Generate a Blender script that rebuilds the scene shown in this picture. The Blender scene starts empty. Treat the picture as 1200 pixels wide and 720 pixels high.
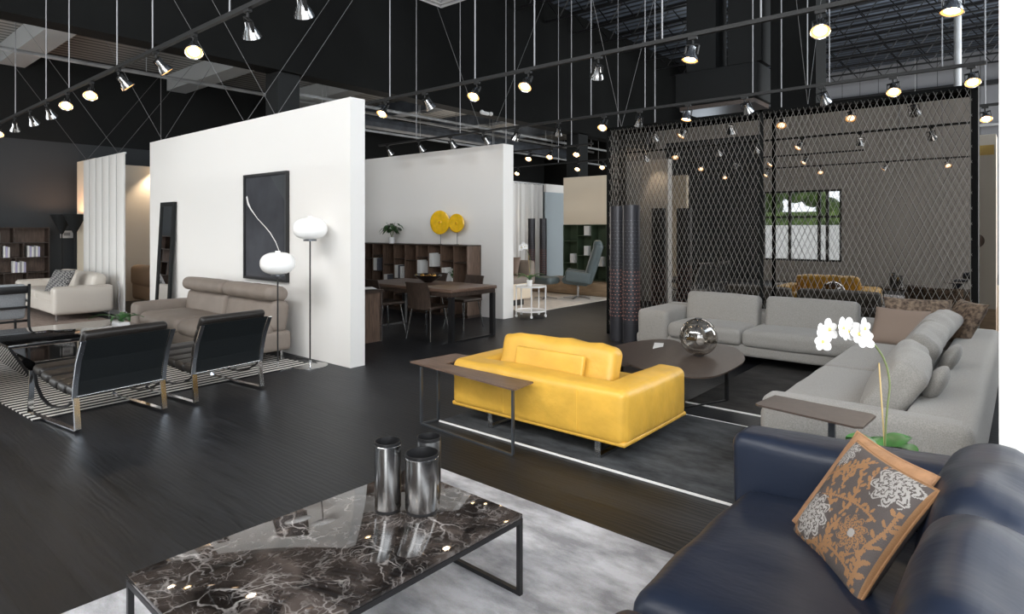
import bpy, math, random
from mathutils import Vector, Matrix, Euler, noise
random.seed(7)
S = bpy.context.scene
C = S.collection
R = math.radians
PI = math.pi

# ------------------------------------------------------------------ camera
cam_d = bpy.data.cameras.new('camera')
cam = bpy.data.objects.new('camera', cam_d); C.objects.link(cam)
cam.location = (0, 0, 1.6); cam.rotation_euler = (R(90), 0, R(39.85))
cam_d.sensor_width = 36; cam_d.lens = 722/1200*36; cam_d.shift_y = -92/1200
cam_d.clip_start = .05; cam_d.clip_end = 200
S.camera = cam
# ------------------------------------------------------------------ light
S.view_settings.view_transform = 'Standard'; S.view_settings.look = 'None'
S.view_settings.exposure = 0.0; S.view_settings.gamma = 1; S.view_settings.use_curve_mapping = False
w = bpy.data.worlds.new('sky'); S.world = w; w.use_nodes = True
bg = w.node_tree.nodes['Background']; bg.inputs[0].default_value = (.80, .90, 1, 1); bg.inputs[1].default_value = 4.5

def area(name, loc, rot, sx, sy, power, col):
    d = bpy.data.lights.new(name, 'AREA'); d.shape = 'RECTANGLE'; d.size = sx; d.size_y = sy
    d.energy = power; d.color = col
    o = bpy.data.objects.new(name, d); C.objects.link(o); o.location = loc; o.rotation_euler = rot
    return o
DAY = (1.0, .985, .955)
area('daylight_rear_window', (1.75, -2.92, 2.3), (R(90), 0, 0), 3.3, 4.0, 240, DAY)
area('daylight_side_window', (3.42, .3, 2.2), (R(90), 0, R(90)), 5.4, 3.8, 210, DAY)
area('daylight_left_window', (-13.0, -2.92, 1.9), (R(90), 0, 0), 6.4, 3.2, 190, DAY)
area('daylight_rear_clerestory', (-3.1, -2.92, 6.45), (R(72), 0, 0), 12.6, 1.8, 610, (1, .975, .94))  # unseen high light behind the camera, added to brighten the display walls
area('daylight_clerestory', (3.42, 12, 6.0), (R(90), 0, R(90)), 20, 2.2, 200, (.85, .93, 1))  # unseen light high on the right wall, added to lift the roof deck
area('daylight_far_window', (3.42, 16, 2.6), (R(90), 0, R(90)), 10, 4, 620, (1, .90, .76))  # unseen warm source, turned up to brighten the rear area
area('daylight_far_left_window', (-16.4, 16, 2.2), (R(90), 0, R(-90)), 6, 3, 200, (1, .93, .84))  # unseen area light; the left wall has no window here

# ------------------------------------------------------------------ materials
def mat(name, col, rough=.5, metal=0, bump=0, bscale=40, var=0, vscale=6, col2=None, stretch=None,
        spec=None, emit=None, estr=0, coat=0, trans=0, ior=None, bdist=.01, alpha=None, sheen=0, detail=4):
    m = bpy.data.materials.new(name); m.use_nodes = True
    nt = m.node_tree; b = nt.nodes['Principled BSDF']
    b.inputs['Base Color'].default_value = (*col, 1); b.inputs['Roughness'].default_value = rough
    b.inputs['Metallic'].default_value = metal
    if spec is not None: b.inputs['Specular IOR Level'].default_value = spec
    if coat: b.inputs['Coat Weight'].default_value = coat; b.inputs['Coat Roughness'].default_value = .05
    if trans: b.inputs['Transmission Weight'].default_value = trans
    if ior: b.inputs['IOR'].default_value = ior
    if sheen: b.inputs['Sheen Weight'].default_value = sheen
    if emit: b.inputs['Emission Color'].default_value = (*emit, 1); b.inputs['Emission Strength'].default_value = estr
    tc = nt.nodes.new('ShaderNodeTexCoord'); mp = nt.nodes.new('ShaderNodeMapping')
    nt.links.new(tc.outputs['Object'], mp.inputs[0])
    if stretch: mp.inputs['Scale'].default_value = stretch
    if var or col2:
        n = nt.nodes.new('ShaderNodeTexNoise'); n.inputs['Scale'].default_value = vscale; n.inputs['Detail'].default_value = detail
        nt.links.new(mp.outputs[0], n.inputs['Vector'])
        r = nt.nodes.new('ShaderNodeValToRGB')
        c2 = col2 or tuple(max(0, c*(1-var)) for c in col); c1 = col if col2 else tuple(min(1, c*(1+var)) for c in col)
        r.color_ramp.elements[0].position = .35; r.color_ramp.elements[0].color = (*c2, 1)
        r.color_ramp.elements[1].position = .65; r.color_ramp.elements[1].color = (*c1, 1)
        nt.links.new(n.outputs[0], r.inputs[0]); nt.links.new(r.outputs[0], b.inputs['Base Color'])
    if bump:
        n2 = nt.nodes.new('ShaderNodeTexNoise'); n2.inputs['Scale'].default_value = bscale; n2.inputs['Detail'].default_value = 3
        nt.links.new(mp.outputs[0], n2.inputs['Vector'])
        bp = nt.nodes.new('ShaderNodeBump'); bp.inputs['Strength'].default_value = bump; bp.inputs['Distance'].default_value = bdist
        nt.links.new(n2.outputs[0], bp.inputs['Height']); nt.links.new(bp.outputs[0], b.inputs['Normal'])
    return m

M = {}
M['white_wall'] = mat('white_wall', (.80, .782, .755), .7, bump=.05, bscale=120)
M['cream_wall'] = mat('cream_wall', (.80, .69, .54), .7)
M['beige_wall'] = mat('beige_wall', (.62, .54, .44), .7)
M['grey_paint'] = mat('grey_paint', (.052, .057, .062), .75, bump=.1, bscale=60, spec=.25)
M['grey_wall'] = mat('grey_wall', (.33, .33, .34), .7)
M['mid_grey_wall'] = mat('mid_grey_wall', (.46, .43, .40), .8)
M['black_paint'] = mat('black_paint', (.0055, .0058, .0056), .75, var=.25, vscale=.7, spec=.12)
M['black_paint2'] = mat('charcoal_paint', (.014, .015, .0155), .75, spec=.2)
M['metal_white'] = mat('metal_white', (.62, .62, .62), .45)
M['rail'] = mat('rail_black', (.014, .014, .014), .5, spec=.25)
M['rod'] = mat('rod_grey', (.26, .26, .27), .4)
M['wire'] = mat('wire_grey', (.15, .15, .15), .5)
M['galv'] = mat('galvanised', (.34, .35, .36), .45, var=.2, vscale=3)
M['galv_dark'] = mat('galvanised_dark', (.10, .115, .14), .5, var=.3, vscale=3)
M['chrome'] = mat('chrome', (.88, .89, .91), .14, 1)
M['steel'] = mat('steel', (.50, .50, .50), .22, 1)
M['steel_dark'] = mat('steel_dark', (.13, .14, .155), .35, .8)
M['black_metal'] = mat('black_metal', (.012, .012, .013), .35)
M['bronze_top'] = mat('bronze_top', (.055, .038, .030), .38, .0, var=.15, vscale=30)
M['walnut_top'] = mat('walnut_top', (.13, .082, .060), .38, var=.3, vscale=4, stretch=(1, 12, 12))
M['walnut'] = mat('walnut', (.135, .085, .060), .5, var=.3, vscale=5, stretch=(8, 8, 1))
M['walnut_dark'] = mat('walnut_dark', (.048, .032, .024), .5, var=.3, vscale=5, stretch=(8, 8, 1))
M['green_lacquer'] = mat('green_lacquer', (.050, .075, .042), .45)
M['black_leather'] = mat('black_leather', (.009, .011, .012), .38, bump=.25, bscale=150, bdist=.002)
M['black_leather_worn'] = mat('black_leather_worn', (.016, .0135, .012), .42, bump=.5, bscale=22, bdist=.006)
M['navy_leather'] = mat('navy_leather', (.010, .0155, .031), .42, bump=.35, bscale=7, bdist=.014, spec=.4, stretch=(.6, 1.6, 1))
M['yellow_leather'] = mat('yellow_leather', (.69, .395, .055), .42, bump=.55, bscale=11, bdist=.010, var=.10, vscale=5)
M['yellow_seam'] = mat('yellow_seam', (.78, .50, .08), .5)
M['taupe'] = mat('taupe_fabric', (.235, .195, .165), .6, bump=.3, bscale=12, bdist=.008, var=.06)
M['cream_leather'] = mat('cream_leather', (.62, .57, .51), .5, bump=.2, bscale=10, bdist=.008)
M['tan_leather'] = mat('tan_leather', (.42, .29, .19), .5, bump=.2, bscale=10)
M['grey_fabric'] = mat('grey_fabric', (.275, .262, .243), .9, bump=.5, bscale=350, bdist=.002, var=.16, vscale=160, detail=2, sheen=.2)
M['grey_fabric2'] = mat('grey_blue_fabric', (.33, .35, .37), .9, bump=.4, bscale=300, bdist=.002, var=.1, vscale=80)
M['teal_leather'] = mat('teal_leather', (.085, .11, .115), .45)
M['taupe_pillow'] = mat('taupe_pillow', (.26, .195, .155), .8, bump=.2, bscale=200)
M['brown_pattern'] = mat('brown_pattern', (.26, .19, .135), .9, col2=(.06, .04, .03), vscale=28, bump=.3, bscale=60)
M['glass_white'] = mat('opal_glass', (.88, .88, .87), .25, emit=(1, .98, .94), estr=.10)  # faint emission put into the unlit lamp glass
M['white_gloss'] = mat('white_gloss', (.82, .82, .82), .25)
M['paper'] = mat('paper', (.80, .79, .77), .7)
M['leaf'] = mat('leaf', (.055, .17, .045), .35, var=.3, vscale=10)
M['leaf_dark'] = mat('leaf_dark', (.03, .075, .022), .4, var=.3, vscale=20)
M['petal'] = mat('petal', (.74, .73, .72), .5)
M['flower_heart'] = mat('flower_heart', (.75, .62, .15), .5)
M['stem'] = mat('stem', (.13, .16, .06), .5)
M['bamboo'] = mat('bamboo', (.50, .36, .16), .5)
M['yellow_disc'] = mat('yellow_disc', (.80, .47, .012), .2, var=.12, vscale=12)
M['gold'] = mat('gold', (.75, .42, .12), .2, 1)
M['black_gloss'] = mat('black_gloss', (.006, .006, .007), .04, coat=.3)
M['mirror'] = mat('mirror', (.85, .86, .87), .01, 1)
M['smoked_mirror'] = mat('smoked_mirror', (.36, .34, .32), .015, 1)
M['art_dark'] = mat('art_print', (.060, .062, .070), .10, var=.3, vscale=1.2)
M['strand'] = mat('strand', (.22, .21, .195), .7)
M['terracotta_tan'] = mat('tan_suede', (.38, .205, .105), .75, bump=.3, bscale=90, var=.12, vscale=18)
M['dam_base'] = mat('damask_ground', (.085, .070, .065), .65, bump=.3, bscale=250)
M['dam_tan'] = mat('damask_tan', (.30, .155, .068), .7, bump=.3, bscale=250)
M['dam_grey'] = mat('damask_grey', (.37, .35, .33), .6, bump=.3, bscale=250)
M['pavement'] = mat('pavement', (.55, .55, .55), .9)
M['foliage'] = mat('foliage', (.16, .24, .06), .7, col2=(.03, .06, .015), vscale=3)
M['sand_rug'] = mat('sand_rug', (.33, .255, .215), .95, var=.15, vscale=15)
M['cream_rug'] = mat('cream_rug', (.60, .54, .48), .95, var=.08, vscale=8)
M['oak'] = mat('oak', (.42, .29, .18), .5, var=.15, vscale=4, stretch=(1, 1, 8))
M['tower'] = mat('tower_metal', (.045, .045, .052), .35, .4)
M['glow'] = mat('warm_glow', (.22, .11, .09), .5, emit=(1, .42, .32), estr=.22)
M['lamp_face'] = mat('lamp_face', (1, .8, .5), .5, emit=(1, .72, .40), estr=38)
M['lamp_rim'] = mat('lamp_rim', (1, .6, .25), .4, emit=(1, .46, .12), estr=1.6)  # orange emission stands in for the halo around each bulb
M['lamp_face_dim'] = mat('lamp_face_dim', (1, .8, .6), .5, emit=(1, .78, .55), estr=6)
M['pale_glass'] = mat('pale_glass', (.62, .70, .74), .15, .4)
M['skylight'] = mat('roof_deck_pale', (.42, .43, .43), .6)  # plain pale grey for the nearer low bay beams
M['orange_mark'] = mat('orange_mark', (.60, .38, .10), .6)
M['book_purple'] = mat('book_purple', (.45, .42, .60), .6)
M['book_dark'] = mat('book_dark', (.10, .10, .12), .6)

def nodes(name, rough):
    m = bpy.data.materials.new(name); m.use_nodes = True; nt = m.node_tree
    b = nt.nodes['Principled BSDF']; b.inputs['Roughness'].default_value = rough
    tc = nt.nodes.new('ShaderNodeTexCoord')
    return m, nt, b, tc, nt.nodes.new, nt.links.new
def floor_mat():
    m, nt, b, tc, N, L = nodes('dark_oak_planks', .34)
    br = N('ShaderNodeTexBrick'); br.offset = .37; br.inputs['Scale'].default_value = 1
    br.inputs['Brick Width'].default_value = 2.1; br.inputs['Row Height'].default_value = .22
    br.inputs['Mortar Size'].default_value = .0022; br.inputs['Mortar Smooth'].default_value = .1; br.inputs['Bias'].default_value = 0
    br.inputs['Color1'].default_value = (.0068, .0075, .0092, 1); br.inputs['Color2'].default_value = (.0135, .0145, .0172, 1)
    br.inputs['Mortar'].default_value = (.003, .003, .003, 1)
    L(tc.outputs['Object'], br.inputs['Vector'])
    mp = N('ShaderNodeMapping'); mp.inputs['Scale'].default_value = (1.2, 16, 1); L(tc.outputs['Object'], mp.inputs[0])
    n = N('ShaderNodeTexNoise'); n.inputs['Scale'].default_value = 2.2; n.inputs['Detail'].default_value = 6; n.inputs['Distortion'].default_value = 1.2
    L(mp.outputs[0], n.inputs['Vector'])
    r = N('ShaderNodeValToRGB'); r.color_ramp.elements[0].position = .35; r.color_ramp.elements[0].color = (.55, .55, .55, 1)
    r.color_ramp.elements[1].position = .7; r.color_ramp.elements[1].color = (1.7, 1.65, 1.6, 1); L(n.outputs[0], r.inputs[0])
    mx = N('ShaderNodeMix'); mx.data_type = 'RGBA'; mx.blend_type = 'MULTIPLY'; mx.inputs[0].default_value = 1
    L(br.outputs[0], mx.inputs[6]); L(r.outputs[0], mx.inputs[7]); L(mx.outputs[2], b.inputs['Base Color'])
    b.inputs['Specular IOR Level'].default_value = .40; b.inputs['Specular Tint'].default_value = (.86, .92, 1, 1)
    wv = N('ShaderNodeTexWave'); wv.bands_direction = 'Y'; wv.inputs['Scale'].default_value = 3.2; wv.inputs['Distortion'].default_value = 9; wv.inputs['Detail'].default_value = 4; wv.inputs['Detail Scale'].default_value = 1.3
    mp2 = N('ShaderNodeMapping'); mp2.inputs['Scale'].default_value = (.55, 2.6, 1); L(tc.outputs['Object'], mp2.inputs[0]); L(mp2.outputs[0], wv.inputs['Vector'])
    ad = N('ShaderNodeMath'); ad.operation = 'MULTIPLY_ADD'; L(wv.outputs['Fac'], ad.inputs[0]); ad.inputs[1].default_value = .7; L(n.outputs[0], ad.inputs[2])
    bp = N('ShaderNodeBump'); bp.inputs['Strength'].default_value = .28; bp.inputs['Distance'].default_value = .0035
    L(ad.outputs[0], bp.inputs['Height']); L(bp.outputs[0], b.inputs['Normal'])
    mr = N('ShaderNodeMapRange'); mr.inputs[3].default_value = .36; mr.inputs[4].default_value = .54; L(n.outputs[0], mr.inputs[0]); L(mr.outputs[0], b.inputs['Roughness'])
    return m
M['floor'] = floor_mat()
def marble_mat():
    m, nt, b, tc, N, L = nodes('dark_marble', .035)
    b.inputs['Specular IOR Level'].default_value = .75
    n = N('ShaderNodeTexNoise'); n.inputs['Scale'].default_value = 3.5; n.inputs['Detail'].default_value = 5
    L(tc.outputs['Object'], n.inputs['Vector'])
    ad = N('ShaderNodeMix'); ad.data_type = 'RGBA'; ad.blend_type = 'ADD'; ad.inputs[0].default_value = .42
    L(tc.outputs['Object'], ad.inputs[6]); L(n.outputs[1], ad.inputs[7])
    cols = None
    base = N('ShaderNodeValToRGB'); base.color_ramp.elements[0].position = .35; base.color_ramp.elements[0].color = (.010, .008, .007, 1)
    base.color_ramp.elements[1].position = .72; base.color_ramp.elements[1].color = (.085, .068, .060, 1)
    n2 = N('ShaderNodeTexNoise'); n2.inputs['Scale'].default_value = 4.5; n2.inputs['Detail'].default_value = 8; n2.inputs['Distortion'].default_value = 1.5
    L(tc.outputs['Object'], n2.inputs['Vector']); L(n2.outputs[0], base.inputs[0])
    cur = base.outputs[0]
    for sc, wd, st in ((4.5, .022, .62), (10, .035, .40), (24, .05, .20)):
        v = N('ShaderNodeTexVoronoi'); v.feature = 'DISTANCE_TO_EDGE'; v.inputs['Scale'].default_value = sc; L(ad.outputs[2], v.inputs['Vector'])
        r = N('ShaderNodeValToRGB'); r.color_ramp.elements[0].color = (1, 1, 1, 1); r.color_ramp.elements[1].position = wd*1.6; r.color_ramp.elements[1].color = (0, 0, 0, 1)
        L(v.outputs[0], r.inputs[0])
        gate = N('ShaderNodeTexNoise'); gate.inputs['Scale'].default_value = sc*.8; L(tc.outputs['Object'], gate.inputs['Vector'])
        gr = N('ShaderNodeMapRange'); gr.inputs[1].default_value = .46; gr.inputs[2].default_value = .66; gr.inputs[4].default_value = st; L(gate.outputs[0], gr.inputs[0])
        mu = N('ShaderNodeMath'); mu.operation = 'MULTIPLY'; L(r.outputs[0], mu.inputs[0]); L(gr.outputs[0], mu.inputs[1])
        mx = N('ShaderNodeMix'); mx.data_type = 'RGBA'; L(mu.outputs[0], mx.inputs[0]); L(cur, mx.inputs[6]); mx.inputs[7].default_value = (.62, .58, .56, 1)
        cur = mx.outputs[2]
    L(cur, b.inputs['Base Color'])
    return m
M['marble'] = marble_mat()
def rug_mat(name, c1, c2, sc, thr=(.35, .68), fine=.25):
    m, nt, b, tc, N, L = nodes(name, .95)
    mp = N('ShaderNodeMapping'); mp.inputs['Scale'].default_value = (1, 2.2, 1); L(tc.outputs['Object'], mp.inputs[0])
    n = N('ShaderNodeTexNoise'); n.inputs['Scale'].default_value = sc; n.inputs['Detail'].default_value = 8; n.inputs['Roughness'].default_value = .65; L(mp.outputs[0], n.inputs['Vector'])
    r = N('ShaderNodeValToRGB'); r.color_ramp.elements[0].position = thr[0]; r.color_ramp.elements[0].color = (*c1, 1)
    r.color_ramp.elements[1].position = thr[1]; r.color_ramp.elements[1].color = (*c2, 1); L(n.outputs[0], r.inputs[0])
    f = N('ShaderNodeTexNoise'); f.inputs['Scale'].default_value = 180; L(tc.outputs['Object'], f.inputs['Vector'])
    mx = N('ShaderNodeMix'); mx.data_type = 'RGBA'; mx.blend_type = 'OVERLAY'; mx.inputs[0].default_value = fine; L(r.outputs[0], mx.inputs[6]); L(f.outputs[1], mx.inputs[7])
    hs = N('ShaderNodeHueSaturation'); hs.inputs['Saturation'].default_value = .6; L(mx.outputs[2], hs.inputs['Color']); L(hs.outputs[0], b.inputs['Base Color'])
    bp = N('ShaderNodeBump'); bp.inputs['Strength'].default_value = .5; bp.inputs['Distance'].default_value = .003; L(f.outputs[0], bp.inputs['Height']); L(bp.outputs[0], b.inputs['Normal'])
    return m
M['silver_rug'] = rug_mat('silver_rug', (.27, .27, .295), (.60, .60, .645), 2.4, (.38, .62))
M['dark_rug'] = rug_mat('dark_vintage_rug', (.014, .017, .021), (.060, .067, .074), 2.8, (.38, .66))
M['brown_rug'] = rug_mat('brown_vintage_rug', (.016, .013, .011), (.050, .042, .036), 2.6)
def stripe_mat(name, axis, period, c1, c2, duty=.5, wob=0):
    m, nt, b, tc, N, L = nodes(name, .9)
    s = N('ShaderNodeSeparateXYZ'); L(tc.outputs['Object'], s.inputs[0])
    d = N('ShaderNodeMath'); d.operation = 'DIVIDE'; L(s.outputs[axis], d.inputs[0]); d.inputs[1].default_value = period
    f = N('ShaderNodeMath'); f.operation = 'FRACT'; L(d.outputs[0], f.inputs[0])
    g = N('ShaderNodeMath'); g.operation = 'GREATER_THAN'; L(f.outputs[0], g.inputs[0]); g.inputs[1].default_value = duty
    mx = N('ShaderNodeMix'); mx.data_type = 'RGBA'; L(g.outputs[0], mx.inputs[0]); mx.inputs[6].default_value = (*c1, 1); mx.inputs[7].default_value = (*c2, 1)
    L(mx.outputs[2], b.inputs['Base Color'])
    return m
M['stripe_rug'] = stripe_mat('striped_rug', 0, .10, (.62, .60, .56), (.012, .011, .011), .45)
M['siding'] = stripe_mat('siding', 0, .62, (.06, .06, .065), (.30, .30, .315), .03)
def deck_mat(name, axis, col, dark, period=.16):
    m = stripe_mat(name, axis, period, dark, col, .42)
    m.node_tree.nodes['Principled BSDF'].inputs['Roughness'].default_value = .45
    return m
M['low_deck'] = deck_mat('ribbed_deck_pale', 0, (.42, .40, .37), (.10, .095, .09), .22)
M['high_deck'] = deck_mat('ribbed_deck_dark', 1, (.15, .18, .23), (.012, .013, .016), .30)
def checker_pillow():
    m, nt, b, tc, N, L = nodes('grey_lattice_cloth', .9)
    mp = N('ShaderNodeMapping'); mp.inputs['Rotation'].default_value = (0, 0, R(45)); L(tc.outputs['Object'], mp.inputs[0])
    c = N('ShaderNodeTexChecker'); c.inputs['Scale'].default_value = 34; c.inputs[1].default_value = (.30, .29, .28, 1); c.inputs[2].default_value = (.045, .045, .05, 1)
    L(mp.outputs[0], c.inputs[0]); L(c.outputs[0], b.inputs['Base Color'])
    return m
M['lattice_cloth'] = checker_pillow()
def smoke_glass():
    m = bpy.data.materials.new('smoky_glass'); m.use_nodes = True; nt = m.node_tree; N = nt.nodes.new; L = nt.links.new
    for n in list(nt.nodes): nt.nodes.remove(n)
    o = N('ShaderNodeOutputMaterial'); t = N('ShaderNodeBsdfTransparent'); t.inputs[0].default_value = (.55, .52, .48, 1)
    g = N('ShaderNodeBsdfGlossy'); g.inputs['Roughness'].default_value = .02; g.inputs[0].default_value = (.9, .9, .9, 1)
    lw = N('ShaderNodeLayerWeight'); lw.inputs[0].default_value = .35
    mr = N('ShaderNodeMapRange'); mr.inputs[3].default_value = .12; mr.inputs[4].default_value = .8; L(lw.outputs['Facing'], mr.inputs[0])
    mx = N('ShaderNodeMixShader'); L(mr.outputs[0], mx.inputs[0]); L(t.outputs[0], mx.inputs[1]); L(g.outputs[0], mx.inputs[2]); L(mx.outputs[0], o.inputs[0])
    return m
M['smoke_glass'] = smoke_glass()

# ------------------------------------------------------------------ mesh builder
class MB:
    def __init__(s): s.v = []; s.f = []; s.mi = []
    def add(s, vs, fs, mx=None, mi=0):
        b = len(s.v)
        s.v += [tuple(mx @ Vector(p)) if mx else tuple(p) for p in vs]
        s.f += [tuple(i+b for i in f) for f in fs]; s.mi += [mi]*len(fs)
        return s
    def box(s, x0, x1, y0, y1, z0, z1, mx=None):
        v = [(x0,y0,z0),(x1,y0,z0),(x1,y1,z0),(x0,y1,z0),(x0,y0,z1),(x1,y0,z1),(x1,y1,z1),(x0,y1,z1)]
        return s.add(v, [(3,2,1,0),(4,5,6,7),(0,1,5,4),(1,2,6,5),(2,3,7,6),(3,0,4,7)], mx)
    def rbox(s, c, size, r=.02, k=3, m=4, puff=(0,0,0), rot=(0,0,0), wr=0, wf=6, mx=None):
        """rounded, optionally puffed box"""
        h = [a/2 for a in size]; r = min(r, *[a*.999 for a in h])
        def ts(hh):
            a = [-hh + r*(1-math.cos(j/k*PI/2)) if k > 0 else -hh for j in range(k)] if k else []
            a = [-hh + r*(1-math.sin((1-j/k)*PI/2)) for j in range(k)]
            inner = [-hh+r + (2*(hh-r))*j/m for j in range(m+1)] if hh-r > 1e-5 else [0]
            return a + inner + [-x for x in reversed(a)]
        T = [ts(h[i]) for i in range(3)]; idx = {}; vs = []; fs = []
        M4 = Matrix.Translation(c) @ Euler(rot).to_matrix().to_4x4()
        if mx: M4 = mx @ M4
        def vert(i, j, l):
            key = (i, j, l)
            if key in idx: return idx[key]
            p = Vector((T[0][i], T[1][j], T[2][l]))
            q = Vector([max(-(h[a]-r), min(h[a]-r, p[a])) for a in range(3)])
            d = p - q
            if d.length > 1e-9: p = q + d.normalized()*r
            u = [p[a]/h[a] for a in range(3)]
            for a in range(3):
                if puff[a]:
                    b_, c_ = [x for x in range(3) if x != a]
                    p[a] += puff[a]*u[a]*max(0, 1-u[b_]**2)*max(0, 1-u[c_]**2)
            if wr:
                n = noise.noise((Vector(c)+p)*wf); p += Vector((0, 0, 1))*n*wr + p.normalized()*n*wr*.5
            idx[key] = len(vs); vs.append(p); return idx[key]
        nx, ny, nz = len(T[0]), len(T[1]), len(T[2])
        for i in range(nx-1):
            for j in range(ny-1):
                fs.append((vert(i,j,0), vert(i,j+1,0), vert(i+1,j+1,0), vert(i+1,j,0)))
                fs.append((vert(i,j,nz-1), vert(i+1,j,nz-1), vert(i+1,j+1,nz-1), vert(i,j+1,nz-1)))
        for i in range(nx-1):
            for l in range(nz-1):
                fs.append((vert(i,0,l), vert(i+1,0,l), vert(i+1,0,l+1), vert(i,0,l+1)))
                fs.append((vert(i,ny-1,l), vert(i,ny-1,l+1), vert(i+1,ny-1,l+1), vert(i+1,ny-1,l)))
        for j in range(ny-1):
            for l in range(nz-1):
                fs.append((vert(0,j,l), vert(0,j,l+1), vert(0,j+1,l+1), vert(0,j+1,l)))
                fs.append((vert(nx-1,j,l), vert(nx-1,j+1,l), vert(nx-1,j+1,l+1), vert(nx-1,j,l+1)))
        return s.add(vs, fs, M4)
    def cyl(s, p0, p1, r0, r1=None, seg=16, cap=True):
        r1 = r0 if r1 is None else r1
        p0, p1 = Vector(p0), Vector(p1); d = (p1-p0).normalized()
        a = d.orthogonal().normalized(); b = d.cross(a)
        vs = []
        for p, r in ((p0, r0), (p1, r1)):
            for i in range(seg):
                t = 2*PI*i/seg; vs.append(p + a*math.cos(t)*r + b*math.sin(t)*r)
        fs = [(i, (i+1) % seg, seg+(i+1) % seg, seg+i) for i in range(seg)]
        if cap: fs += [tuple(reversed(range(seg))), tuple(range(seg, 2*seg))]
        return s.add(vs, fs)
    def tube(s, pts, r, seg=8, flat=None):
        pts = [Vector(p) for p in pts]; n = len(pts); vs = []; fs = []
        rr = r if isinstance(r, (list, tuple)) else [r]*n
        prev = None
        for i, p in enumerate(pts):
            d = (pts[min(i+1, n-1)] - pts[max(i-1, 0)]).normalized()
            if prev is None: a = d.orthogonal().normalized()
            else: a = (prev - d*prev.dot(d)).normalized()
            prev = a; b = d.cross(a)
            for k in range(seg):
                t = 2*PI*k/seg; vs.append(p + (a*math.cos(t) + b*math.sin(t))*rr[i])
        for i in range(n-1):
            for k in range(seg):
                fs.append((i*seg+k, i*seg+(k+1) % seg, (i+1)*seg+(k+1) % seg, (i+1)*seg+k))
        fs += [tuple(reversed(range(seg))), tuple(range((n-1)*seg, n*seg))]
        return s.add(vs, fs)
    def bar(s, pts, wv, w, t):
        """flat bar along pts: width w along vector wv, thickness t"""
        pts = [Vector(p) for p in pts]; wv = Vector(wv).normalized(); n = len(pts); vs = []; fs = []
        for i, p in enumerate(pts):
            d = (pts[min(i+1, n-1)] - pts[max(i-1, 0)]).normalized(); u = d.cross(wv).normalized()
            if 0 < i < n-1:
                d1 = (pts[i]-pts[i-1]).normalized(); u1 = d1.cross(wv).normalized(); c = max(.4, u.dot(u1))
            else: c = 1
            for sx, sy in ((-1, -1), (1, -1), (1, 1), (-1, 1)): vs.append(p + wv*sx*w/2 + u*sy*t/2/c)
        for i in range(n-1):
            for k in range(4): fs.append((i*4+k, i*4+(k+1) % 4, (i+1)*4+(k+1) % 4, (i+1)*4+k))
        fs += [(3, 2, 1, 0), tuple(range((n-1)*4, n*4))]
        return s.add(vs, fs)
    def lathe(s, prof, c=(0,0,0), seg=24, sx=1, sy=1, mx=None):
        vs = []; fs = []; n = len(prof)
        for r, z in prof:
            for k in range(seg):
                t = 2*PI*k/seg; vs.append((c[0]+r*math.cos(t)*sx, c[1]+r*math.sin(t)*sy, c[2]+z))
        for i in range(n-1):
            for k in range(seg): fs.append((i*seg+k, i*seg+(k+1) % seg, (i+1)*seg+(k+1) % seg, (i+1)*seg+k))
        return s.add(vs, fs, mx)
    def prism(s, poly, z0, z1, mx=None):
        n = len(poly)
        vs = [(x, y, z0) for x, y in poly] + [(x, y, z1) for x, y in poly]
        fs = [tuple(reversed(range(n))), tuple(range(n, 2*n))] + [(i, (i+1) % n, n+(i+1) % n, n+i) for i in range(n)]
        return s.add(vs, fs, mx)
    def sphere(s, c, r, sc=(1,1,1), seg=20, rings=12, mx=None):
        prof = [(r*math.sin(PI*i/rings), -r*math.cos(PI*i/rings)) for i in range(rings+1)]
        prof[0] = (1e-4, -r); prof[-1] = (1e-4, r)
        m = Matrix.Translation(c) @ Matrix.Diagonal((*sc, 1))
        return s.lathe(prof, (0,0,0), seg, mx=(mx @ m) if mx else m)
    def pillow(s, w, h, t, mx, n=16, m2=None, pat=None, ear=.06):
        vs = []; fs = []; mi = []
        for side in (1, -1):
            for j in range(n+1):
                for i in range(n+1):
                    u = -1+2*i/n; v = -1+2*j/n
                    th = t/2*max(0, (1-u**4)*(1-v**4))**.55 + .004
                    x = u*w/2*(1-ear*(1-v*v)); y = v*h/2*(1-ear*(1-u*u))
                    vs.append((x, y, side*th))
        b = (n+1)**2
        for side in (0, 1):
            for j in range(n):
                for i in range(n):
                    a = side*b + j*(n+1)+i
                    q = (a, a+1, a+n+2, a+n+1)
                    fs.append(q if side == 0 else tuple(reversed(q)))
                    mi.append(pat((i+.5)/n, (j+.5)/n) if (pat and side == 0) else 0)
        edge = [i for i in range(n+1)] + [(j)*(n+1)+n for j in range(1, n+1)] + [n*(n+1)+i for i in range(n-1, -1, -1)] + [j*(n+1) for j in range(n-1, 0, -1)]
        m_ = len(edge)
        for k in range(m_):
            a, c = edge[k], edge[(k+1) % m_]; fs.append((a, a+b, c+b, c)); mi.append(0)
        s.add(vs, fs, mx); s.mi[-len(fs):] = mi
        return s
    def build(s, name, m, parent=None, loc=None, smooth=True, ang=40, rotz=0):
        me = bpy.data.meshes.new(name); me.from_pydata(s.v, [], s.f)
        ms = m if isinstance(m, list) else [m]
        for x in ms: me.materials.append(M[x] if isinstance(x, str) else x)
        if len(ms) > 1: me.polygons.foreach_set('material_index', s.mi)
        if smooth:
            me.polygons.foreach_set('use_smooth', [True]*len(me.polygons)); me.set_sharp_from_angle(angle=R(ang))
        me.update()
        o = bpy.data.objects.new(name, me); C.objects.link(o)
        if parent: o.parent = parent
        if loc: o.location = loc
        if rotz: o.rotation_euler = (0, 0, rotz)
        return o

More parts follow.
